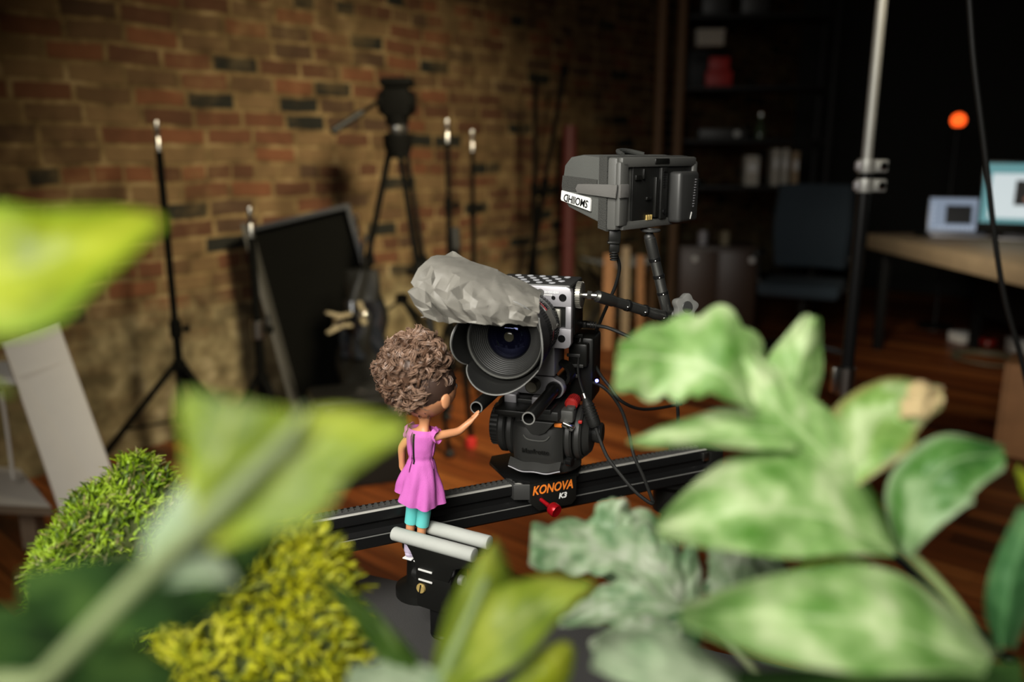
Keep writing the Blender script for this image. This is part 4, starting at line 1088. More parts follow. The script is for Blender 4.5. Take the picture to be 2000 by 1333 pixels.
t = thing('slider_carriage', 'black slider carriage lettered in orange with a small red knob in front', 'carriage', SL, SY)
b = B(); b.prism([(-.062, .030), (-.064, -.026), (-.044, -.054), (.026, -.054), (.044, -.030), (.044, .050), (-.050, .050)], (0, 0, .0062), (1, 0, 0), (0, 1, 0), (0, 0, -.0050), .0010); b.cyl((.002, -.004, .0060), (.002, -.004, .0133), .036, n=48, bev=.001); ca = obj('top_plate', b, M_['alu_black'], t)
b = B(); b.prism([(-.046, .0050), (.020, .0050), (.020, -.026), (.013, -.0325), (-.034, -.0325), (-.046, -.020)], (0, -.0600, 0), (1, 0, 0), (0, 0, 1), (0, .010, 0), .0012); ap = obj('front_apron', b, M_['black'], t)
b = B(); b.prism([(-.064, -.0475), (-.064, -.050), (-.044, -.0590), (-.044, -.0565)], (0, 0, -.016), (1, 0, 0), (0, 1, 0), (0, 0, .0205), .0006); b.prism([(-.064, -.0475), (-.0615, -.0475), (-.0615, -.026), (-.064, -.026)], (0, 0, -.016), (1, 0, 0), (0, 1, 0), (0, 0, .0205), .0006); obj('left_apron', b, M_['grey_dark'], t)
text('brand_lettering', 'KONOVA', .0165, M_['orange'], ap, plane_M((-.0148, -.0603, -.0045), (1, 0, 0), (0, 0, 1)) @ Matrix.Diagonal((.80, 1, 1, 1)), depth=.0002, shear=.22, bold=.00035, space=1.0, label='orange lettering')
text('model_lettering', 'K3', .0100, M_['white_print'], ap, plane_M((-.0005, -.0603, -.0175), (1, 0, 0), (0, 0, 1)), depth=.0002, shear=.2, bold=.0003, label='white lettering')
b = B(); b.cyl((-.0315, -.0575, -.0170), (-.0275, -.0700, -.0205), .0026, n=14); obj('knob_stem', b, M_['red'], t)
b = B(); b.lathe([(0, 0), (.0028, .0003), (.0032, .0040), (.0046, .0058), (.0072, .0078), (.0084, .0100), (.0085, .0165), (.0076, .0185), (.0050, .0182), (0, .0176)], (-.0278, -.0692, -.0203), (.28, -.93, -.22), 30); obj('brake_knob', b, M_['red'], t, label='shiny red knob')

# mount under the rail: round silver plate on a short black riser
mb = SL + Euler((0, 0, math.radians(SY))).to_matrix() @ Vector((-.168, .005, 0))
t = thing('riser_mount', 'round silver plate on a short black riser holding up the slider rail', 'mount', (mb.x, mb.y, .70))
b = B(); b.lathe([(0, .091), (.036, .091), (.038, .093), (.038, .0975), (.036, .099), (0, .099)], (0, 0, 0), (0, 0, 1), 40); obj('round_plate', b, M_['steel'], t)
b = B(); b.lathe([(0, 0), (.034, 0), (.034, .010), (.020, .016), (.018, .060), (.024, .066), (.024, .091), (0, .091)], (0, 0, 0), (0, 0, 1), 32); obj('riser_column', b, M_['black'], t)
b = B(); b.cyl((.02, -.01, .078), (.045, -.022, .078), .008, n=16, bev=.002); obj('clamp_knob', b, M_['black'], t)
# far end of the rail on a light stand
mb = SL + Euler((0, 0, math.radians(SY))).to_matrix() @ Vector((.215, .0, 0))
t = thing('support_stand', 'black stand under the far right end of the slider rail', 'stand', (mb.x, mb.y, 0))
b = B(); b.cyl((0, 0, .12), (0, 0, .76), .014, n=18); obj('tube', b, M_['alu_black'], t)
b = B(); b.lathe([(0, .745), (.028, .745), (.028, .78), (.040, .790), (.040, .798), (0, .798)], (0, 0, 0), (0, 0, 1), 28); obj('top_plate', b, M_['black'], t)
b = B(); b.cyl((0, 0, .33), (0, 0, .38), .024, n=18, bev=.004); obj('leg_hub', b, M_['black'], t)
for k in range(3):
    a = math.radians(30 + 120 * k); d = Vector((math.cos(a), math.sin(a), 0))
    b = B(); b.obox(d * .02 + Vector((0, 0, .355)), d * .36 + Vector((0, 0, .015)), .02, .014, bev=.002); obj('leg', b, M_['alu_black'], t)

# ================================================================== monitor on its arm
MO = at(1202, 452, .95); MYAW = 48.8
MF = frame(MO, MYAW)
W, Hm = .178, .0835
t = thing('field_monitor', 'grey field monitor with fabric sun hood seen from its battery side', 'monitor', MO, MYAW)
b = B(); b.box((W / 2, .012, Hm / 2), (W, .024, Hm), .004); b.box((W / 2, -.001, Hm - .006), (W - .008, .008, .012), .003); b.box((.009, -.001, Hm / 2), (.018, .008, Hm - .01), .003); b.box((W - .006, -.001, Hm / 2), (.012, .008, Hm - .01), .003); b.box((W / 2, -.001, .005), (W - .02, .006, .010), .002)
mbod = obj('monitor_case', b, M_['grey_plastic'], t)
b = B(); b.box((.058, -.0008, .041), (.058, .004, .062), .001); bay = obj('battery_bay', b, M_['black_matte'], mbod)
for (c, s) in (((.078, -.004, .036), (.006, .005, .048)), ((.038, -.004, .060), (.012, .003, .006)), ((.062, -.004, .035), (.010, .003, .004)), ((.050, -.0035, .064), (.003, .004, .012))):
    b = B(); b.box(c, s, .0008); obj('bay_rail', b, M_['black'], bay)
b = B()
for k in range(3): b.box((.060 + .005 * k, -.0035, .0125), (.0016, .003, .006))
obj('contact_pins', b, M_['brass'], bay)
b = B(); b.box((.094, -.0035, .040), (.014, .006, .062), .001); rib = obj('centre_strip', b, M_['black_matte'], mbod)
b = B()
for k in range(7): b.box((.094, -.007, .048 + .003 * k), (.008, .001, .0012))
obj('vent_slits', b, M_['black_gloss'], rib)
b = B(); b.cyl((.094, -.006, .018), (.094, -.0085, .018), .0032, n=14); obj('power_jack', b, M_['black_gloss'], rib)
b = B(); b.box((.088, -.0045, Hm - .005), (.032, .004, .0065), .001); obj('top_notch', b, M_['black'], mbod)
b = B(); b.box((.140, -.0005, .041), (.064, .003, .066), .001); obj('battery_plate', b, M_['black_matte'], mbod)
b = B(); b.box((.133, -.0105, .0345), (.047, .019, .063), .005, seg=3); bat = obj('battery', b, M_['grey_dark'], t, label='smooth dark grey battery block')
b = B()
for k in range(11): b.box((.1465 - .0004 * k, -.0202, .0560 - .0033 * k), (.0030 if k % 3 else .0040, .0005, .0012))
obj('battery_print', b, M_['grey_metal'], bat)
b = B(); b.box((.1375, -.0202, .0115), (.0014, .0006, .009), rot=(0, .35, 0)); obj('battery_mark', b, M_['white_print'], bat)
b = B(); b.box((.176, -.004, .05), (.006, .010, .012), .001); obj('side_latch', b, M_['black'], mbod)
# fabric hood: tapering box of padded nylon
hp = [(.022, .0835), (.048, .0862), (.066, .0835), (.075, .074), (.078, .055), (.076, .034), (.068, .0245), (.022, .0080)]
b = B(); b.prism(hp, (-.001, 0, 0), (0, 1, 0), (0, 0, 1), (W + .002, 0, 0), .003)
hd = obj('sun_hood', b, M_['nylon'], t)
b = B(); b.prism([(.012, .0845), (.024, .0852), (.024, .002), (.012, -.001)], (-.0025, 0, 0), (0, 1, 0), (0, 0, 1), (W + .005, 0, 0), .0015); obj('hood_band', b, M_['velcro'], hd)
b = B(); b.prism([(.026, .0580), (.0765, .0620), (.0778, .050), (.0770, .044), (.026, .0430)], (-.0025, 0, 0), (0, 1, 0), (0, 0, 1), (.003, 0, 0), .0008); obj('velcro_patch', b, M_['velcro'], hd)
b = B(); b.prism([(-.004, .0530), (-.002, .0375), (.030, .0400), (.052, .0420), (.055, .0470), (.052, .0525), (.036, .0530)], (-.0055, 0, 0), (0, 1, 0), (0, 0, 1), (.003, 0, 0), .0010)
b.box((.006, -.0058, .0455), (.018, .003, .0155), .001); obj('elastic_strap', b, M_['strap'], t)
b = B(); b.prism([(.033, .0215), (.0755, .0325), (.0765, .0345), (.0755, .0445), (.034, .0370), (.0325, .0340)], (-.0055, 0, 0), (0, 1, 0), (0, 0, 1), (.004, 0, 0), .0006); lg = obj('logo_plate', b, M_['white_print'], hd, label='white logo plate, lettering upside down')
ux = Vector((0, .97, .20)).normalized(); uy = Vector((0, .20, -.97)).normalized()
# seen from the left: reading direction runs away from the viewer, letters upside down
text('logo_lettering', 'SMOIIHD', .0112, M_['black_gloss'], lg, plane_M((-.0058, .0535, .0335), ux, uy) @ Matrix.Diagonal((.84, 1.12, 1, 1)), depth=.0003, bold=.0001, space=.95)
b = B(); b.tube([(W * .35, .035, .0862), (W * .42, .05, .0905), (W * .55, .05, .0905), (W * .62, .035, .0862)], .003, 8, 4); obj('hood_tab', b, M_['nylon_dark'], hd)

# articulated arm
hub = RF @ Vector((.0545, .112, .0335)); hubd = (RF.to_3x3() @ Vector((1, 0, 0))).normalized()
elb = at(1312, 617, 1.0); topj = at(1268, 462, 1.0)
mfoot = at(1272, 452, 1.0)
t = thing('articulated_arm', 'black jointed arm with grey star knob between camera and monitor', 'arm', elb)
def rel(p): return p - elb
b = B(); b.cyl(rel(hub), rel(hub + hubd * .007), .0150, n=36, bev=.001); ring_teeth(b, 0.0035, .0146, .0012, .006, 34, axis=hubd, o=rel(hub)); ro = obj('rosette', b, pmat('rosette_metal', (.26, .25, .22), .4, metal=.8), t)
b = B(); b.cyl(rel(hub + hubd * .007), rel(hub + hubd * .024), .0036, n=14); b.cyl(rel(hub + hubd * .013), rel(hub + hubd * .018), .0056, n=6); obj('threaded_stud', b, M_['steel'], ro)
def armseg(p, q, r, rings, name='arm_tube'):
    d = q - p; L = d.length; d = d.normalized()
    bb = B(); bb.lathe([(0, 0), (r * .75, 0), (r * 1.12, .003), (r * 1.12, .026), (r * .95, .029), (r, .032), (r, L - .03), (r * 1.1, L - .027), (r * 1.1, L - .004), (r * .7, L), (0, L)], rel(p), d, 24)
    o = obj(name, bb, M_['arm'], t)
    for k in rings:
        bb = B(); bb.lathe([(r * .98, -.0022), (r * 1.14, -.0018), (r * 1.14, .0018), (r * .98, .0022)], rel(p + d * L * k), d, 24); obj('groove_ring', bb, M_['alu_black'], o)
        sd = d.cross(Vector((0, 0, 1))).normalized()
        bb = B(); bb.ball(rel(p + d * L * k + Vector((0, -r, -.001))), .0018, 10, 8); obj('set_screw', bb, M_['chrome'], o)
    return o
s1 = hub + hubd * .022
armseg(s1, elb + Vector((-.004, 0, -.003)), .0064, (.42, .66, .92))
armseg(topj, elb + Vector((-.006, 0, .004)), .0064, (.30, .52, .74))
b = B(); b.ball(rel(elb), (.010, .011, .011), 18, 12); b.cyl(rel(elb + Vector((-.006, .012, 0))), rel(elb + Vector((.006, -.012, .002))), .0095, n=24, bev=.002); obj('centre_joint', b, M_['black'], t)
kc = at(1338, 600, .975) ; kd = Vector((.35, -.9, .15)).normalized()
kx = kd.orthogonal().normalized(); ky = kd.cross(kx)
poly = [((.0150 + .0020 * math.cos(5 * a)) * math.cos(a), (.0150 + .0020 * math.cos(5 * a)) * math.sin(a)) for a in [2 * PI * k / 60 for k in range(60)]]
b = B(); b.prism(poly, rel(kc - kd * .006), kx, ky, kd * .011, .0018); kno = obj('star_knob', b, pmat('grey_knob', (.135, .135, .125), .5), t, label='grey star knob')
b = B(); b.cyl(rel(kc + kd * .004), rel(kc + kd * .0060), .0072, n=24, bev=.0006); obj('knob_cap', b, M_['grey_dark'], kno)
b = B(); b.cyl(rel(elb + Vector((.004, -.008, .002))), rel(kc), .005, n=14); obj('knob_bolt', b, M_['steel'], t)
b = B(); b.cyl(rel(topj), rel(topj + Vector((.001, 0, .010))), .0045, n=14); b.ball(rel(topj + Vector((0, 0, -.001))), .0065, 14, 10); b.cyl(rel(topj + Vector((.001, 0, .0055))), rel(topj + Vector((.001, 0, .009))), .0125, n=28, bev=.001); obj('top_mount', b, M_['grey_dark'], t)

# ================================================================== cables on the rig
def cable(pts, r, label, mat=None):
    b = B(); b.tube(pts, r, 10, 8)
    return tag(obj('rig_cable', b, mat or M_['rubber']), label, 'cable')
# video plug and cable below the monitor
c1 = MF @ Vector((.013, .010, 0)); 
t = thing('video_cable', 'black video cable with large plug hanging from the monitor', 'cable', c1)
b = B(); b.box((0, 0, -.008), (.014, .011, .016), .0015); b.box((0, 0, -.020), (.012, .010, .012), .0015); b.box((-.0015, -.002, -.0145), (.014, .011, .003), .0008); pg = obj('plug', b, M_['black'], t)
b = B()
for k in range(4): b.lathe([(.0035, 0), (.0058 - .0004 * k, .0004), (.0058 - .0004 * k, .0020), (.0035, .0024)], (0, 0, -.0270 - .0030 * k), (0, 0, 1), 18)
obj('strain_relief', b, M_['rubber'], pg)
def rl(p): return p - c1
b = B(); b.tube([(0, 0, -.024), rl(at(1210, 520, .975)), rl(at(1203, 555, .985)), rl(at(1191, 585, .995)), rl(at(1172, 630, 1.02)), rl(at(1160, 662, 1.03)), rl(at(1159, 700, 1.02)), rl(at(1170, 728, 1.0)), rl(at(1190, 755, .985)), rl(at(1215, 785, .98)), rl(at(1260, 800, 1.02)), rl(at(1330, 790, 1.10))], .0021, 10, 8); obj('cord', b, M_['rubber'], t)
# plug at the side of the body, cord going right
c1 = at(1122, 634, 1.0)
t = thing('side_cable', 'black cable plugged into the right side of the camera body', 'cable', c1)
b = B(); b.obox(rl(at(1120, 633, 1.0)), rl(at(1148, 634, .99)), .012, .008, bev=.002); b.cyl(rl(at(1146, 634, .992)), rl(at(1164, 636, .988)), .0042, .0030, n=16); pg = obj('plug', b, M_['black'], t)
b = B()
for k in range(3): q = rl(at(1152 + 5 * k, 634.5 + .7 * k, .990 - .0015 * k)); b.cyl(q, q + Vector((.0014, 0, -.0001)), .0048, n=16)
obj('strain_relief', b, M_['rubber'], pg)
b = B(); b.tube([rl(at(1160, 636, .988)), rl(at(1185, 640, .98)), rl(at(1215, 652, .975)), rl(at(1245, 668, .97)), rl(at(1290, 705, .97)), rl(at(1320, 770, .98)), rl(at(1325, 850, 1.0))], .0022, 10, 8); obj('cord', b, M_['rubber'], t)
# thin cable down the side with angled plug
c1 = at(1130, 655, .99)
t = thing('thin_cable', 'thin black cable with angled plug running down beside the camera body', 'cable', c1)
b = B(); b.box((0, 0, 0), (.010, .012, .005), .001); b.cyl((.003, 0, 0), rl(at(1131, 676, .985)), .0032, .0026, n=14); obj('plug', b, M_['black'], t)
b = B(); b.tube([rl(at(1131, 668, .985)), rl(at(1130, 700, .98)), rl(at(1129, 725, .975)), rl(at(1133, 748, .965)), rl(at(1141, 772, .955)), rl(at(1147, 790, .95))], .0015, 8, 8); obj('cord', b, M_['rubber'], t)
# power lead with thick ribbed connector, looping over the rail
c1 = at(1155, 800, .945)
t = thing('power_lead', 'black power lead with thick ribbed connector looping over the rail', 'cable', c1)
e0, e1 = at(1143, 778, .95), at(1163, 834, .94)
dd = (e1 - e0); L = dd.length; dn = dd.normalized()
b = B(); b.lathe([(0, 0), (.0040, 0), (.0050, .004), (.0068, .007), (.0072, .012), (.0078, L - .004), (.0062, L), (0, L)], rl(e0), dn, 22)
for k in range(5): b.lathe([(.0068, 0), (.0082, .0005), (.0082, .0018), (.0068, .0023)], rl(e0 + dn * (.009 + .0037 * k)), dn, 22)
cn = obj('connector', b, M_['rubber'], t)
b = B(); b.lathe([(0, -.006), (.0030, -.006), (.0036, 0), (.0036, .002), (0, .002)], rl(e0), dn, 16); obj('metal_tip', b, M_['steel'], cn)
b = B(); b.tube([rl(e1 - dn * .003), rl(at(1170, 855, .935)), rl(at(1186, 893, .925)), rl(at(1210, 925, .915)), rl(at(1238, 958, .905)), rl(at(1262, 978, .90)), rl(at(1275, 984, .90)), rl(at(1272, 972, .91)), rl(at(1256, 930, .94)), rl(at(1238, 890, .965)), rl(at(1228, 845, .98)), rl(at(1213, 800, .985)), rl(at(1188, 765, .985)), rl(at(1160, 748, .99)), rl(at(1140, 752, 1.01))], .0022, 10, 8); obj('cord', b, M_['rubber'], t)

# ================================================================== black table under it all
TO = on(800, 1140, .70); tdir = Vector((.925, -.38, 0)).normalized(); TYAW = math.degrees(math.atan2(tdir.y, tdir.x))
t = thing('prop_table', 'low black table with a seam across its top carrying clamp and plants', 'table', (TO.x, TO.y, 0), TYAW)
b = B(); b.box((.27, -.093, .688), (1.16, .186, .024), .0015); obj('rear_board', b, M_['table'], t)
b = B(); b.box((.27, -.205 - .24, .675), (1.16, .50, .024), .0015); obj('front_board', b, M_['table'], t)
b = B(); b.box((.27, -.1920, .681), (1.16, .0030, .016)); obj('metal_seam', b, M_['steel'], t, label='thin bright seam')
for x in (-.27, .81):
    for y in (-.03, -.66):
        b = B(); b.box((x, y, .3315), (.04, .04, .663), .003); obj('leg', b, M_['black_matte'], t)
b = B(); b.box((.27, -.03, .63), (1.04, .018, .066)); b.box((.27, -.66, .63), (1.04, .018, .066)); obj('apron', b, M_['black_matte'], t)

# ================================================================== jaw clamp holding the doll by its ankles
JO = Vector((-.137, .877, .82)); JY = -29.2
t = thing('jaw_clamp', 'black jaw clamp with pale grey foam jaws gripping the doll by the ankles', 'clamp', JO, JY)
def foam_bar(x0, x1, y, z, r, flat):
    bb = B()
    ring = [(r * math.cos(a), r * flat * math.sin(a)) for a in [2 * PI * k / 24 for k in range(24)]]
    bb.prism(ring, (x0, y, z), (0, 1, 0), (0, 0, 1), (x1 - x0, 0, 0), .0015)
    return bb
b = foam_bar(0, .110, 0, 0, .0085, .95); obj('foam_jaw', b, M_['foam'], t, label='pale grey foam jaw')
b = foam_bar(.030, .1125, .0285, .003, .0085, .95); obj('foam_jaw', b, M_['foam'], t, label='pale grey foam jaw')
b = B(); b.prism([(.020, -.006), (.108, -.006), (.108, -.014), (.085, -.022), (.078, -.040), (.034, -.040), (.032, -.026), (.026, -.014)], (0, -.005, 0), (1, 0, 0), (0, 0, 1), (0, .009, 0), .0012); fj = obj('front_jaw_plate', b, M_['black'], t)
b = B(); b.prism([(.032, -.004), (.110, -.004), (.110, -.012), (.085, -.022), (.078, -.040), (.044, -.040), (.036, -.02)], (0, .024, 0), (1, 0, 0), (0, 0, 1), (0, .009, 0), .0012); obj('rear_jaw_plate', b, M_['black'], t)
b = B(); b.box((.056, .014, -.058), (.050, .036, .050), .004); body_ = obj('clamp_body', b, M_['black'], t)
for z in (-.0330, -.0455):
    b = B(); b.box((.047, -.0056, z), (.019, .0016, .0022), .0004); obj('white_mark', b, M_['white_print'], fj)
b = B(); b.lathe([(0, .0030), (.0052, .0030), (.0060, .0018), (.0060, 0), (.0, 0)], (.0400, -.0036, -.0570), (0, -1, 0), 26); sc_ = obj('brass_screw', b, M_['brass'], body_, label='round brass screw')
b = B(); b.box((.0400, -.0068, -.0570), (.0014, .0010, .0108), rot=(0, .2, 0)); obj('screw_slot', b, M_['black_gloss'], sc_)
b = B(); b.cyl((.033, .012, -.050), (.018, .012, -.050), .0060, .0066, n=18, bev=.001); ring_teeth(b, .006, .0062, .0006, .010, 20, axis=Vector((-1, 0, 0)), o=Vector((.032, .012, -.050))); obj('side_knob', b, M_['rubber'], body_)
b = B(); b.cyl((.080, .014, -.044), (.087, .014, -.044), .0062, n=20, bev=.001); obj('pivot_bolt', b, M_['grey_metal'], body_)
b = B(); b.box((.060, .016, -.0985), (.030, .028, .040), .004); b.cyl((.060, .016, -.1195), (.060, .016, -.114), .019, n=26, bev=.002); obj('post', b, M_['alu_black'], t)

# ================================================================== the doll
DO = Vector((-.1150, .8800, .7860)); DY = -28
t = thing('doll', 'small doll with big curly brown hair in an orchid dress touching a camera rod', 'doll', DO, DY)
Dm = Matrix.Rotation(math.radians(DY), 4, 'Z')
J = {
 'pelvis': ((.0115, 0, .108), .0125), 'waist': ((.0135, 0, .128), .0105), 'chest': ((.0165, 0, .148), .0125), 'neckb': ((.0185, .001, .165), .0060), 'neck': ((.0190, .002, .176), .0058), 'skull': ((.0190, .004, .205), .0290),
 'shL': ((.0040, 0, .157), .0056), 'elL': ((-.0115, -.002, .1375), .0048), 'wrL': ((-.0150, .003, .116), .0038), 'paL': ((-.0146, .006, .109), .0040),
 'shR': ((.0330, .001, .157), .0056), 'elR': ((.0500, .0235, .1585), .0048), 'wrR': ((.0560, .0310, .1655), .0040), 'paR': ((.0598, .0340, .1700), .0064),
 'hiL': ((.0040, 0, .100), .0098), 'knL': ((-.0010, .002, .068), .0068), 'anL': ((-.0060, 0, .022), .0052), 'toL': ((-.0060, .010, .008), .0056),
 'hiR': ((.0190, 0, .100), .0098), 'knR': ((.0150, .002, .068), .0068), 'anR': ((.0095, 0, .022), .0052), 'toR': ((.0098, .010, .008), .0056)}
E_ = [('pelvis', 'waist'), ('waist', 'chest'), ('chest', 'neckb'), ('neckb', 'neck'), ('neck', 'skull'), ('chest', 'shL'), ('shL', 'elL'), ('elL', 'wrL'), ('wrL', 'paL'), ('chest', 'shR'), ('shR', 'elR'), ('elR', 'wrR'), ('wrR', 'paR'), ('pelvis', 'hiL'), ('hiL', 'knL'), ('knL', 'anL'), ('anL', 'toL'), ('pelvis', 'hiR'), ('hiR', 'knR'), ('knR', 'anR'), ('anR', 'toR')]
# five fingers per hand
def fingers(h, base, dirv, palm_n, across, L):
    base = Vector(base); dirv = Vector(dirv).normalized(); palm_n = Vector(palm_n).normalized(); across = Vector(across).normalized()
    for k in range(4):
        o = base + across * (.0026 * (k - 1.5)) + dirv * .0030
        l = L * (.85, 1.0, .95, .75)[k]
        J[h + 'f%da' % k] = (tuple(o), .0016); J[h + 'f%db' % k] = (tuple(o + dirv * l * .55 + palm_n * l * .15), .0015); J[h + 'f%dc' % k] = (tuple(o + dirv * l * .75 + palm_n * l * .62), .0013)
        E_.extend([('pa' + h, h + 'f%da' % k), (h + 'f%da' % k, h + 'f%db' % k), (h + 'f%db' % k, h + 'f%dc' % k)])
    o = base + across * -.0038
    J[h + 'ta'] = (tuple(o), .0016); J[h + 'tb'] = (tuple(o + dirv * .0035 + palm_n * .003 - across * .001), .0013)
    E_.extend([('pa' + h, h + 'ta'), (h + 'ta', h + 'tb')])
fingers('R', J['paR'][0], (.55, .45, .70), (.35, .5, .75), (.6, -.6, .1), .0085)
fingers('L', J['paL'][0], (.05, .25, -1), (.5, .3, .2), (.1, 1, .1), .0075)
names = list(J); idx = {k: i for i, k in enumerate(names)}
me = bpy.data.meshes.new('body_skin'); me.from_pydata([J[k][0] for k in names], [(idx[a], idx[b_]) for a, b_ in E_], [])
so = bpy.data.objects.new('body_src', me); C.objects.link(so)
md = so.modifiers.new('s', 'SKIN'); md.use_smooth_shade = True
for i, k in enumerate(names):
    r = J[k][1]; me.skin_vertices[0].data[i].radius = (r, r); me.skin_vertices[0].data[i].use_root = (k == 'pelvis')
so.modifiers.new('d', 'SUBSURF').levels = 2
bpy.context.view_layer.update()
dm = bpy.data.meshes.new_from_object(so.evaluated_get(bpy.context.evaluated_depsgraph_get()))
bpy.data.objects.remove(so)
# rounded head with face, ears and jaw, joined to the same mesh
HC = Vector((.0190, .006, .2090)); HYAW = math.radians(-16)
HRm = Matrix.Rotation(HYAW, 3, 'Z')
bmh = bmesh.new(); bmh.from_mesh(dm)
r_ = bmesh.ops.create_uvsphere(bmh, u_segments=36, v_segments=26, radius=1)
for v in r_['verts']:
    x, y, z = v.co
    wd = .0345 * (1 - .20 * max(0, -z - .2)) ; q = Vector((x * wd, y * .0330, z * .0330))
    if y > .3: # face: nose, cheeks, chin
        q.y += .0045 * math.exp(-((x / .16) ** 2 + ((z + .28) / .14) ** 2))
        q.y += .0018 * math.exp(-((x / .25) ** 2 + ((z + .78) / .2) ** 2))
        for s in (-1, 1): q.y -= .0022 * math.exp(-(((x - s * .36) / .17) ** 2 + ((z + .03) / .16) ** 2))
    v.co = HC + HRm @ q
for s in (-1, 1):
    rr = bmesh.ops.create_uvsphere(bmh, u_segments=16, v_segments=10, radius=1)
    for v in rr['verts']:
        q = Vector((v.co.x * .0030, v.co.y * .0062, v.co.z * .0085))
        if v.co.z > 0: q.y *= 1.15
        q.x += s * .0350; q.z -= .0070; q.y -= .002
        v.co = HC + HRm @ q
bmh.to_mesh(dm); bmh.free()
dm.name = 'body'; dm.materials.clear(); dm.materials.append(M_['skin']); dm.shade_smooth()
body_o = bpy.data.objects.new('body', dm); C.objects.link(body_o); body_o.parent = t
def hloc(x, y, z): return HC + HRm @ Vector((x, y, z))
for s in (-1, 1):
    b = B(); b.ball(hloc(s * .0118, .0292, -.001), .0050, 16, 12); ey = obj('eye', b, M_['white_print'], t)
    b = B(); b.ball(hloc(s * .0118, .0325, -.001), (.0030, .0024, .0034), 14, 10); obj('iris', b, M_['hair_dark'], ey)
    b = B(); b.tube([hloc(s * .006, .0318, .009), hloc(s * .012, .0312, .0105), hloc(s * .018, .0285, .009)], .0008, 6, 4); obj('eyebrow', b, M_['hair_dark'], t)
b = B(); b.tube([hloc(-.006, .0312, -.0178), hloc(-.002, .0330, -.0170), hloc(.002, .0330, -.0170), hloc(.006, .0312, -.0178)], [.0006, .0014, .0014, .0006], 8, 4); obj('lips', b, pmat('lip_pink', (.45, .10, .09), .4), t)
# hair: dark undercap and a mass of curly locks
hc = Vector((.0085, -.001, .2330))
b = B(); b.ball(HC + Vector((-.001, -.0035, .0075)), (.0362, .0345, .0335), 28, 20); obj('hair_cap', b, M_['hair_dark'], t)
rr = random.Random(11)
fw = (HRm @ Vector((.15, 1, 0))).normalized()
bl_, bd_ = B(), B()
bd_.ball(hc, (.0350, .0330, .0330), 24, 18)
n = 0
while n < 380:
    v = Vector((rr.gauss(0, 1), rr.gauss(0, 1), rr.gauss(0, 1))).normalized()
    if v.z < -.93: continue
    if v.dot(fw) > .50 and v.z < .10: continue
    n += 1
    lump = 1.03 + .15 * noise.noise(v * 2.0 + Vector((5, 2, 1))) + .07 * noise.noise(v * 4.5)
    low = max(0, -v.z)
    ctr = hc + Vector((v.x * .0385 * (1 - .12 * low), v.y * .0360, v.z * .0365 - .014 * low)) * 1.0
    ctr = hc + (ctr - hc) * lump
    axis = (v.orthogonal().normalized() * rr.uniform(-1, 1) + v.cross(v.orthogonal()).normalized() * rr.uniform(-1, 1) + Vector((0, 0, -.9))).normalized()
    axis = (axis - v * axis.dot(v) * .7).normalized()
    e1_ = axis.cross(v).normalized(); e2_ = axis.cross(e1_)
    R0 = rr.uniform(.0026, .0058); turns = rr.uniform(.7, 1.6); ln = rr.uniform(.008, .018); ph = rr.uniform(0, 6.28)
    dark = rr.random() < (.25 + .45 * low)
    bb = bd_ if dark else bl_
    for st in range(9):
        o = Vector((rr.gauss(0, 1), rr.gauss(0, 1), rr.gauss(0, 1))) * .0010
        dp = rr.gauss(0, .22); rs = rr.uniform(.8, 1.15)
        pts = []
        for k in range(13):
            a = ph + dp + turns * 2 * PI * k / 12
            pts.append(ctr + o + (e1_ * math.cos(a) + e2_ * math.sin(a)) * R0 * rs * (1 - .2 * k / 12) + axis * ln * (k / 12 - .5))
        w0 = rr.uniform(.00034, .00060)
        bb.tube(pts, [w0 * (.45 + .55 * math.sin(PI * min(1, (k + 1.5) / 9))) for k in range(13)], 4, 1)
hr_ = obj('curly_hair', bd_, M_['hair_mid'], t, angle=80)
obj('light_locks', bl_, M_['hair'], hr_, angle=80, label='lighter brown curls')
# dress: A-line with folds, back opening and short frilled sleeves
def dressf(u, v):
    a = 2 * PI * u
    prof = [(0, .1640, .0168, .0105), (.12, .1580, .0185, .0130), (.30, .1430, .0160, .0135), (.46, .1290, .0140, .0125), (.62, .1150, .0185, .0165), (.82, .0970, .0235, .0215), (1, .0800, .0265, .0245)]
    for i in range(len(prof) - 1):
        if v <= prof[i + 1][0]:
            k = (v - prof[i][0]) / (prof[i + 1][0] - prof[i][0]); z, rx, ry = [prof[i][j] * (1 - k) + prof[i + 1][j] * k for j in (1, 2, 3)]; break
    fold = 1 + (.12 * math.sin(6 * a + 6 * v) + .07 * math.sin(11 * a + 1.7 + 3 * v)) * max(0, v - .4) / .6 + .05 * noise.noise(Vector((math.cos(a) * 2.5, math.sin(a) * 2.5, v * 7)))
    cxn = .0165 - .006 * v; 
    z += (-.0065 * math.cos(a) + .002 * math.sin(2 * a + 1)) * max(0, v - .55) / .45
    if .43 < v < .50: fold *= .965
    return Vector((cxn + math.cos(a) * rx * fold, math.sin(a) * ry * fold, z))
b = B(); b.grid(dressf, 72, 44, thick=.0006, uv=False); bmesh.ops.remove_doubles(b.bm, verts=b.bm.verts, dist=.00005)
dr = obj('dress', b, M_['dress'], t, angle=60)
for s, cx_ in ((-1, .0025), (1, .0325)):
    b = B(); b.grid(lambda u, v: Vector((cx_ + s * (.001 + .0045 * v + .0010 * math.sin(u * 25)), .0095 * math.cos(PI * u * 2) * (1 - .1 * v), .1570 + .0075 * math.sin(PI * 2 * u) + .0035 * (1 - v) + .0008 * math.sin(u * 40))), 40, 6, thick=.0005, uv=False); obj('sleeve_frill', b, M_['dress'], dr)
b = B(); b.grid(lambda u, v: dressf(.735 + .022 * (u - .5) + .012 * v, .06 + .44 * v) + Vector((0, -.0012, 0)), 4, 18, thick=.0005, uv=False); obj('back_opening', b, M_['black_matte'], dr, label='dark strip of the open back seam')
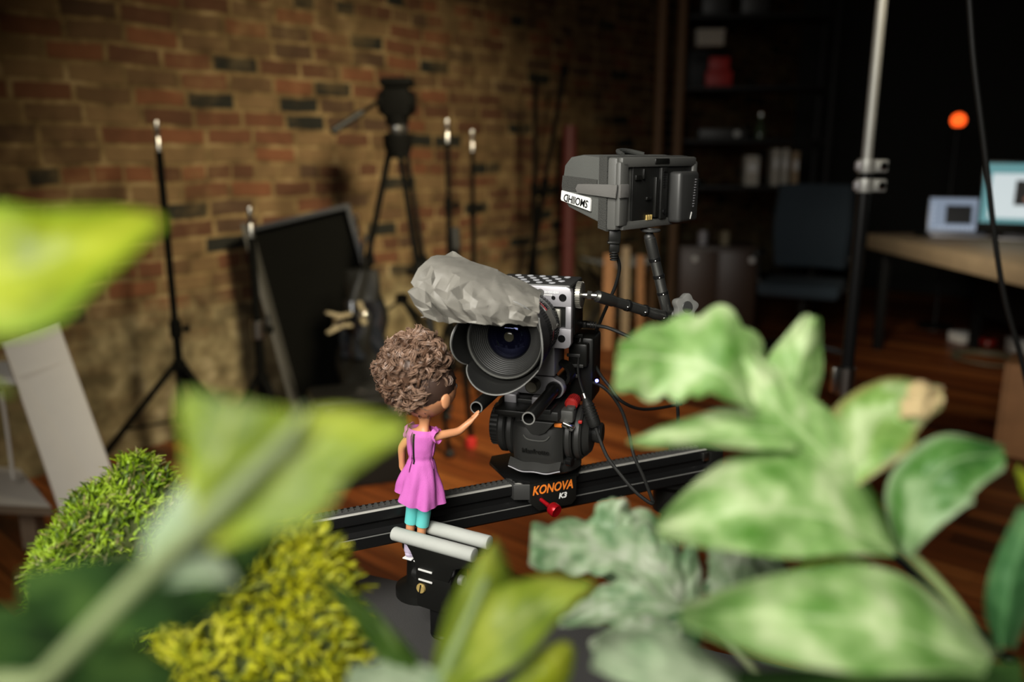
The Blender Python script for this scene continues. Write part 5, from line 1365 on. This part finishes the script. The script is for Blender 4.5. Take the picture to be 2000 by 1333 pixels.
b = B(); b.grid(lambda u, v: dressf(.705 + .018 * (u - .5) + .005 * v, .03 + .57 * v) + Vector((0, -.0018 - .0010 * math.sin(v * 9), 0)), 4, 20, thick=.0007, uv=False); obj('seam_flap', b, M_['dress'], dr)
b = B()
for s in ('L', 'R'):
    hi, kn, an = [Vector(J[k + s][0]) for k in ('hi', 'kn', 'an')]
    b.tube([hi + Vector((0, 0, .004)), hi, kn + Vector((0, 0, .004)), kn - Vector((0, 0, .004)), kn.lerp(an, .50)], [.0090, .0098, .0082, .0078, .0076], 16, 5)
obj('leggings', b, M_['leggings'], t)
for s in ('L', 'R'):
    an, to = Vector(J['an' + s][0]), Vector(J['to' + s][0])
    b = B(); b.ball((an.x, an.y + .006, .0065), (.0068, .0125, .0068), 18, 12); b.lathe([(.0058, 0), (.0066, .002), (.0062, .010), (.0056, .011)], (an.x, an.y, .008), (0, 0, 1), 18); sh_ = obj('shoe', b, M_['shoe'], t)
    b = B(); b.box((an.x, an.y + .006, .0008), (.0125, .0245, .0016), .0006); obj('sole', b, M_['white_print'], sh_)

# ================================================================== foreground plants on the table
FZ = .687                                             # top of the front table board
LM = leaf_mat('grey_green_leaf', (.070, .190, .024), (.225, .37, .12), (.46, .56, .30), .30)
LM2 = leaf_mat('silver_leaf', (.10, .20, .085), (.25, .34, .195), (.42, .47, .35), .25, mottled=14)
LMY = leaf_mat('bright_leaf', (.13, .175, .004), (.22, .27, .007), (.31, .35, .025), .32, edge=(.12, .22, .01))
LMG = leaf_mat('olive_leaf', (.060, .105, .008), (.175, .240, .018), (.36, .41, .06), .30, mottled=7)
LMD = leaf_mat('shade_green_leaf', (.005, .014, .003), (.012, .032, .006), (.030, .062, .012), .12, rough=.9)  # dark green taken almost to black, shadow among the near leaves put into the colour
LMP = leaf_mat('pale_leaf', (.18, .26, .145), (.27, .34, .215), (.36, .42, .29), .25, rough=.8)
LMB = leaf_mat('browning_leaf', (.055, .16, .012), (.18, .31, .07), (.41, .51, .26), .30, edge=(.22, .17, .06))

def cat(vals, t):
    n = len(vals) - 1; s = min(t * n, n - 1e-6); i = int(s); k = s - i
    g = lambda j: vals[max(0, min(n, j))]
    a, b_, c, d = g(i - 1), g(i), g(i + 1), g(i + 2)
    return .5 * ((2 * b_) + (c - a) * k + (2 * a - 5 * b_ + 4 * c - d) * k * k + (3 * b_ - a - 3 * c + d) * k ** 3)

def leaf(par, mid, wl, wr, dl, dr, mat, bulge=.10, scallop=0.0, nsc=7, seed=0, thick=.0007, name='leaf'):
    """leaf blade along a bent midrib; mid = (pixel x, pixel y, distance), wl / wr = blade half-widths, dl / dr = how far each edge bends back"""
    xs = [m[0] for m in mid]; ys = [m[1] for m in mid]; ds = [m[2] for m in mid]
    base = Vector(par.location)
    def f(u, v):
        x, y, d = cat(xs, u), cat(ys, u), cat(ds, u)
        e = .01
        tx, ty = cat(xs, min(1, u + e)) - cat(xs, max(0, u - e)), cat(ys, min(1, u + e)) - cat(ys, max(0, u - e))
        L = math.hypot(tx, ty) or 1
        lx, ly = ty / L, -tx / L
        s = 2 * v - 1                                  # -1 right edge, +1 left edge
        w_ = cat(wl, u) if s > 0 else cat(wr, u)
        w_ = max(w_, 1.0)
        if scallop: w_ *= 1 + scallop * (abs(math.sin(u * PI * nsc + seed + (1.1 if s > 0 else 0))) - .55) * abs(s) ** 2
        dd = (dl if s > 0 else dr)
        q = abs(s)
        p = at(x + lx * w_ * s, y + ly * w_ * s, d + dd * q ** 1.3)
        wm = w_ * d / FPX
        p += Vector((0, -.55, .8)) * (bulge * wm * (q * (1 - q)) * 4 * .5)
        p += Vector((0, -.6, .8)) * .0035 * (noise.noise(Vector((u * 4 + seed, s * 1.6, seed))) ) * (d / .4)
        p += Vector((0, -.6, .8)) * .0009 * math.sin((u - .3 * q) * 34) * q * (1 - q) * 4
        return p - base
    b = B(); b.grid(f, 36, 16)
    fs = list(b.bm.faces)
    solid(b.bm, fs, thick)
    return obj(name, b, mat, par, angle=60)

def stem(par, pts, r, mat, name='stem'):
    base = Vector(par.location)
    b = B(); b.tube([Vector(p) - base for p in pts], r, 12, 8)
    return obj(name, b, mat, par, angle=180)

def potted(name, label, x, y, r, h, cat_='plant', group=None):
    t = thing(name, label, cat_, (x, y, FZ), group=group)
    b = B(); b.lathe([(0, 0), (r * .74, 0), (r * .96, h * .82), (r * 1.06, h * .82), (r * 1.08, h), (r * .96, h), (r * .92, h * .86), (0, h * .86)], (0, 0, 0), (0, 0, 1), 36); obj('pot', b, M_['pot'], t)
    b = B(); b.ball((0, 0, h * .86), (r * .92, r * .92, r * .12), 24, 10); obj('soil', b, pmat('soil', (.035, .022, .013), .95, bump=.6, bscale=200) if 'soil' not in bpy.data.materials else bpy.data.materials['soil'], t)
    return t, Vector((x, y, FZ + h * .86))

# ---- large grey green plant at the right
t, top = potted('potted_plant', 'large grey green leafy plant filling the right foreground', .46, .44, .060, .13)
main = [top, at(2010, 1420, .43), at(1890, 1215, .42), at(1785, 1092, .42), at(1725, 1050, .425), at(1640, 940, .43), at(1560, 835, .44), at(1500, 760, .44)]
stem(t, main, [.0042, .0040, .0036, .0034, .0032, .0030, .0026, .0018], M_['stem'])
D = .43
leaf(t, [(1480, 800, D), (1400, 725, D), (1310, 700, D + .01), (1206, 690, D)], [6, 55, 82, 70], [10, 110, 78, 22], -.010, .030, LM, scallop=.22, nsc=5, seed=1)
leaf(t, [(1490, 800, D + .01), (1452, 730, D + .015), (1440, 664, D + .02)], [30, 34, 6], [28, 36, 6], .006, .006, LM, seed=2)
leaf(t, [(1540, 850, D + .01), (1560, 730, D + .015), (1580, 618, D + .02)], [30, 68, 12], [24, 46, 24], .012, .010, LM, seed=3)
leaf(t, [(1560, 850, D), (1420, 835, D - .005), (1300, 850, D - .01), (1228, 862, D - .01)], [34, 40, 20, 3], [30, 36, 18, 3], -.014, .020, LM, seed=4)
leaf(t, [(1690, 985, D - .01), (1600, 880, D - .005), (1510, 790, D), (1450, 700, D + .01)], [10, 62, 60, 24], [10, 66, 58, 26], .008, .010, LM, seed=5)
leaf(t, [(1640, 965, D), (1690, 860, D - .004), (1745, 790, D - .008), (1838, 765, D + .004)], [10, 84, 56, 14], [10, 78, 82, 26], .020, -.008, LMB, seed=6)
leaf(t, [(1752, 800, .421), (1795, 772, .422), (1840, 764, .432)], [14, 24, 8], [18, 44, 20], .012, -.006, pmat('withered_leaf', (.33, .25, .12), .8), seed=64, name='withered_tip')
leaf(t, [(1750, 1080, .40), (1610, 1010, .395), (1450, 1000, .39), (1282, 1032, .39)], [6, 78, 84, 16], [10, 118, 112, 12], -.020, .038, LM, seed=7, bulge=.16)
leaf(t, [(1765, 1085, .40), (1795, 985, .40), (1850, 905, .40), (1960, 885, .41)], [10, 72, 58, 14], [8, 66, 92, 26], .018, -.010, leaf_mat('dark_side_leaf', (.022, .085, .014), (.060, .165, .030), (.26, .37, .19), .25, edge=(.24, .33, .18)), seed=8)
leaf(t, [(2040, 980, .42), (2005, 945, .42), (1986, 915, .42)], [20, 18, 6], [20, 18, 6], .004, .004, LMY, seed=9)
leaf(t, [(1955, 1265, .38), (1972, 1140, .38), (2020, 1000, .38)], [24, 42, 30], [30, 60, 40], .010, .010, leaf_mat('shaded_leaf', (.020, .075, .020), (.040, .125, .040), (.10, .21, .08), .2), seed=10)  # darker copy of the leaf material, shade mixed into its greens
leaf(t, [(1930, 1300, .335), (1720, 1225, .33), (1510, 1205, .33), (1330, 1196, .335)], [14, 95, 78, 22], [30, 112, 84, 14], -.022, .034, LM, seed=11, bulge=.14)
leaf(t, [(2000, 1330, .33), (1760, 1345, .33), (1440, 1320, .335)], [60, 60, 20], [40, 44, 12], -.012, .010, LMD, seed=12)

stem(t, [at(2010, 1420, .43), at(2075, 1200, .425), at(2062, 1050, .42), at(2042, 982, .42)], [.0034, .003, .0024, .0016], M_['stem'], 'side_stem')
stem(t, [at(1930, 1285, .42), at(1950, 1270, .40), at(1955, 1262, .382)], [.0026, .0022, .0016], M_['stem'], 'side_stem')

# ---- silvery lobed plant, lower middle right
t, top = potted('lobed_plant', 'silvery green plant with lobed leaves in front of the slider carriage', .24, .43, .052, .12)
stem(t, [top, at(1560, 1420, .46), at(1430, 1265, .48), at(1345, 1190, .50), at(1270, 1130, .51)], [.0032, .003, .0028, .0026, .0018], M_['stem_grey'])
D = .50
leaf(t, [(1335, 1185, D), (1225, 1095, D + .01), (1135, 1070, D + .01), (1036, 1065, D)], [22, 36, 52, 44], [22, 98, 56, 42], -.012, .030, LM2, scallop=.25, nsc=5, seed=21)
leaf(t, [(1300, 1170, D + .01), (1222, 1085, D + .018), (1205, 1010, D + .025), (1222, 978, D + .03)], [30, 55, 46, 10], [30, 45, 34, 10], .004, .006, LM2, scallop=.2, seed=22)
leaf(t, [(1330, 1190, D - .005), (1285, 1100, D), (1256, 1024, D + .01)], [20, 38, 8], [20, 36, 8], .004, .006, LM2, seed=23)
leaf(t, [(1345, 1185, D), (1345, 1115, D + .005), (1352, 1060, D + .01)], [18, 26, 6], [18, 26, 6], .004, .004, LM2, seed=24)
leaf(t, [(1345, 1195, D - .01), (1225, 1180, D - .015), (1090, 1218, D - .015)], [18, 42, 8], [18, 50, 8], -.012, .016, LM2, scallop=.18, seed=25)
leaf(t, [(1590, 1165, D), (1460, 1120, D), (1372, 1152, D - .01)], [24, 40, 6], [20, 44, 6], -.006, .012, LM2, scallop=.2, seed=26)
leaf(t, [(1520, 1165, D), (1620, 1110, D + .01), (1695, 1112, D + .01)], [20, 36, 12], [20, 34, 14], .010, -.006, LMY, seed=27, scallop=.2)
leaf(t, [(1345, 1200, D - .02), (1330, 1245, D - .03), (1290, 1290, D - .04)], [16, 40, 20], [16, 70, 40], .004, .004, leaf_mat('shade_silver', (.015, .055, .015), (.04, .11, .035), (.10, .18, .09), .15), seed=28)  # silver leaf darkened, its shade is in the colour
leaf(t, [(1440, 1345, .36), (1290, 1295, .355), (1162, 1268, .36)], [50, 62, 40], [30, 62, 34], -.010, .020, LMP, seed=29)

leaf(t, [(1400, 1235, .47), (1430, 1150, .475), (1415, 1085, .48), (1385, 1045, .485)], [16, 44, 36, 8], [16, 50, 40, 8], .006, .006, LM2, seed=61, scallop=.15)
leaf(t, [(1400, 1230, .465), (1520, 1180, .465), (1640, 1150, .47), (1720, 1150, .475)], [14, 50, 46, 8], [14, 44, 40, 8], .014, -.008, LM2, seed=62, scallop=.15)
leaf(t, [(1330, 1230, .46), (1240, 1240, .45), (1150, 1262, .45)], [14, 32, 6], [14, 36, 8], -.008, .012, LM2, seed=63, scallop=.15)
# ---- broad olive plant in the middle left, very near the lens
t, top = potted('broad_leaf_plant', 'olive green broad leaved plant, blurred before the slider at left', -.205, .345, .048, .12)
stem(t, [top, at(-20, 1440, .255), at(95, 1320, .235), at(280, 1130, .23), at(430, 990, .23), at(560, 860, .235), at(600, 800, .24)], [.0032, .0032, .0034, .0036, .0034, .0026, .0012], pmat('dull_stem', (.135, .17, .070), .75, var=.3))
leaf(t, [(340, 1075, .235), (400, 945, .235), (440, 850, .24), (455, 782, .245)], [8, 46, 95, 100], [20, 90, 135, 150], .006, .006, LMG, seed=31)
leaf(t, [(400, 1055, .235), (530, 935, .235), (640, 860, .24), (790, 830, .25)], [6, 40, 66, 10], [26, 112, 84, 12], .012, -.010, LMG, seed=32)
leaf(t, [(350, 1140, .23), (350, 1050, .232), (402, 925, .238)], [60, 62, 12], [110, 66, 14], .004, .006, LMP, seed=33)
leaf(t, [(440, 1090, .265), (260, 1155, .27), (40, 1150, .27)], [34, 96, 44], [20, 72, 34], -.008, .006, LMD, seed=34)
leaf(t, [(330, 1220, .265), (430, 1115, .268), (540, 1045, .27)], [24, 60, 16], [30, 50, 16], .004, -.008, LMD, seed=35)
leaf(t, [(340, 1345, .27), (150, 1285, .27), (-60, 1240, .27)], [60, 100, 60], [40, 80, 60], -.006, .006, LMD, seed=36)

# ---- single bright leaf at the upper left
t, top = potted('tall_plant', 'tall plant with one bright yellow green leaf at the upper left', -.435, .42, .045, .12)
stem(t, [top, Vector((-.44, .40, 1.0)), Vector((-.36, .33, 1.17)), at(-150, 540, .27), at(-40, 528, .262)], [.0034, .0032, .003, .0026, .0018], M_['stem'])
leaf(t, [(-90, 530, .262), (55, 518, .258), (185, 468, .262), (316, 428, .27)], [128, 116, 62, 5], [140, 118, 70, 6], .016, -.020, LMY, seed=41, bulge=.12)
leaf(t, [(-60, 700, .30), (-40, 735, .30), (25, 770, .30)], [10, 16, 4], [10, 14, 4], .004, .004, LMG, seed=42)

# ---- small plant at the bottom centre
t, top = potted('small_plant', 'yellow green leafy plant at the bottom centre before the clamp', -.02, .33, .045, .11)
stem(t, [top, at(880, 1460, .335), at(862, 1345, .335), at(905, 1230, .335), at(950, 1130, .34)], [.003, .003, .0028, .0024, .0014], M_['stem'])
leaf(t, [(850, 1345, .335), (895, 1215, .335), (935, 1125, .34), (968, 1058, .345)], [14, 30, 26, 6], [24, 84, 76, 12], .008, .010, LMG, seed=51)
leaf(t, [(870, 1335, .33), (975, 1245, .328), (1075, 1175, .33), (1156, 1138, .335)], [30, 82, 58, 5], [24, 62, 34, 5], .016, -.010, LMG, seed=52)
leaf(t, [(830, 1345, .335), (770, 1270, .335), (690, 1180, .34), (625, 1130, .345)], [26, 34, 22, 5], [20, 26, 16, 5], .004, .006, leaf_mat('mid_leaf', (.02, .06, .006), (.05, .11, .012), (.14, .22, .04), .25), seed=53)
leaf(t, [(860, 1350, .33), (770, 1345, .33), (680, 1320, .33)], [40, 40, 20], [40, 60, 20], -.004, .008, LMP, seed=54)
leaf(t, [(1030, 1370, .33), (1078, 1305, .332), (1112, 1258, .335)], [50, 42, 12], [44, 42, 14], .006, .006, LMY, seed=55)

# ---- moss covered mounds
def moss_mound(name, label, top_pts, widths, count, mats, strand, seed, depth=.06):
    """mound whose ridge runs through top_pts; real rock core with a coat of moss strands"""
    rr = random.Random(seed)
    P = [Vector(p) for p in top_pts]
    c = sum(P, Vector()) / len(P)
    t = thing(name, label, 'moss', (c.x, c.y, FZ))
    base = Vector((c.x, c.y, FZ))
    def ridge(u):
        n = len(P) - 1; s = min(u * n, n - 1e-6); i = int(s); k = s - i
        return P[i].lerp(P[i + 1], k), widths[i] * (1 - k) + widths[i + 1] * k
    dirv = (P[-1] - P[0]); dirv.z = 0; dirv.normalize(); side = Vector((dirv.y, -dirv.x, 0))
    def surf(u, a):
        p, w_ = ridge(min(1, max(0, u)))
        endcap = math.sqrt(max(0.0, 1 - (abs(2 * u - 1)) ** 6))
        h = p.z - FZ
        q = Vector((p.x, p.y, FZ)) + side * math.cos(a) * w_ * (.35 + .65 * endcap) + Vector((0, 0, h * max(0, math.sin(a)) ** .6 * (.55 + .45 * endcap)))
        nn = noise.noise(q * 22) * .010 + noise.noise(q * 60) * .004
        return q + (side * math.cos(a) + Vector((0, 0, math.sin(a)))) * nn
    b = B(); b.grid(lambda u, v: surf(u, PI * v) - base, 40, 26)
    # close the ends
    obj('mound_core', b, pmat(name + '_core', (.05, .065, .012), .95), t)
    for mi, (m, frac) in enumerate(mats):
        b = B()
        for k in range(int(count * frac)):
            u = rr.random(); a = PI * rr.random()
            p = surf(u, a); nrm = (side * math.cos(a) + Vector((0, 0, math.sin(a) + .2)) + dirv * (2 * u - 1) * .6).normalized()
            tang = Vector((rr.gauss(0, 1), rr.gauss(0, 1), rr.gauss(0, 1))).cross(nrm).normalized()
            L = strand * rr.uniform(.5, 1.4); w_ = strand * rr.uniform(.07, .15)
            bend = rr.uniform(.3, 1.3); o = p - base
            pts = [o + nrm * (L * s * (1 - .35 * s * bend)) + tang * (L * bend * s * s * .8) for s in (0, .35, .7, 1)]
            sd = tang.cross(nrm).normalized() * w_
            vs = []
            for q, wk in zip(pts, (1, 1.1, .8, .15)):
                vs.append((b.bm.verts.new(q - sd * wk), b.bm.verts.new(q + nrm * w_ * .5), b.bm.verts.new(q + sd * wk)))
            for i in range(3):
                b.bm.faces.new((vs[i][0], vs[i][1], vs[i + 1][1], vs[i + 1][0])); b.bm.faces.new((vs[i][1], vs[i][2], vs[i + 1][2], vs[i + 1][1]))
        o_ = obj('moss', b, m, t, angle=180, recalc=False)
        o_['kind'] = 'stuff'
    return t
MG1 = leaf_mat('moss_bright', (.20, .34, .010), (.32, .48, .02), (.46, .58, .07), .35)
MG2 = leaf_mat('moss_deep', (.04, .085, .008), (.08, .14, .012), (.15, .22, .02), .3)
MG3 = leaf_mat('moss_straw', (.22, .19, .05), (.30, .27, .10), (.42, .38, .2), .3)
MY1 = leaf_mat('moss_yellow', (.38, .37, .008), (.50, .50, .015), (.60, .58, .05), .35)
MY2 = leaf_mat('moss_olive', (.11, .14, .006), (.20, .23, .01), (.30, .33, .015), .3)
moss_mound('mossy_stone', 'bright green mossy mound before the white shelf unit at left', [at(60, 1118, .66), at(95, 1060, .68), at(165, 980, .71), at(270, 905, .74), at(352, 888, .77)], [.045, .055, .06, .06, .05], 6500, [(MG1, .55), (MG2, .30), (MG3, .15)], .011, 3)
moss_mound('mossy_stone', 'yellow green mossy mound between the olive plant and the clamp', [at(300, 1150, .47), at(390, 1065, .50), at(520, 1040, .52), at(620, 1050, .52), at(700, 1110, .51)], [.045, .055, .058, .055, .040], 5200, [(MY1, .6), (MY2, .4)], .014, 5)
# pine-like tuft sticking out of the yellow mound
p = at(690, 1085, .50)
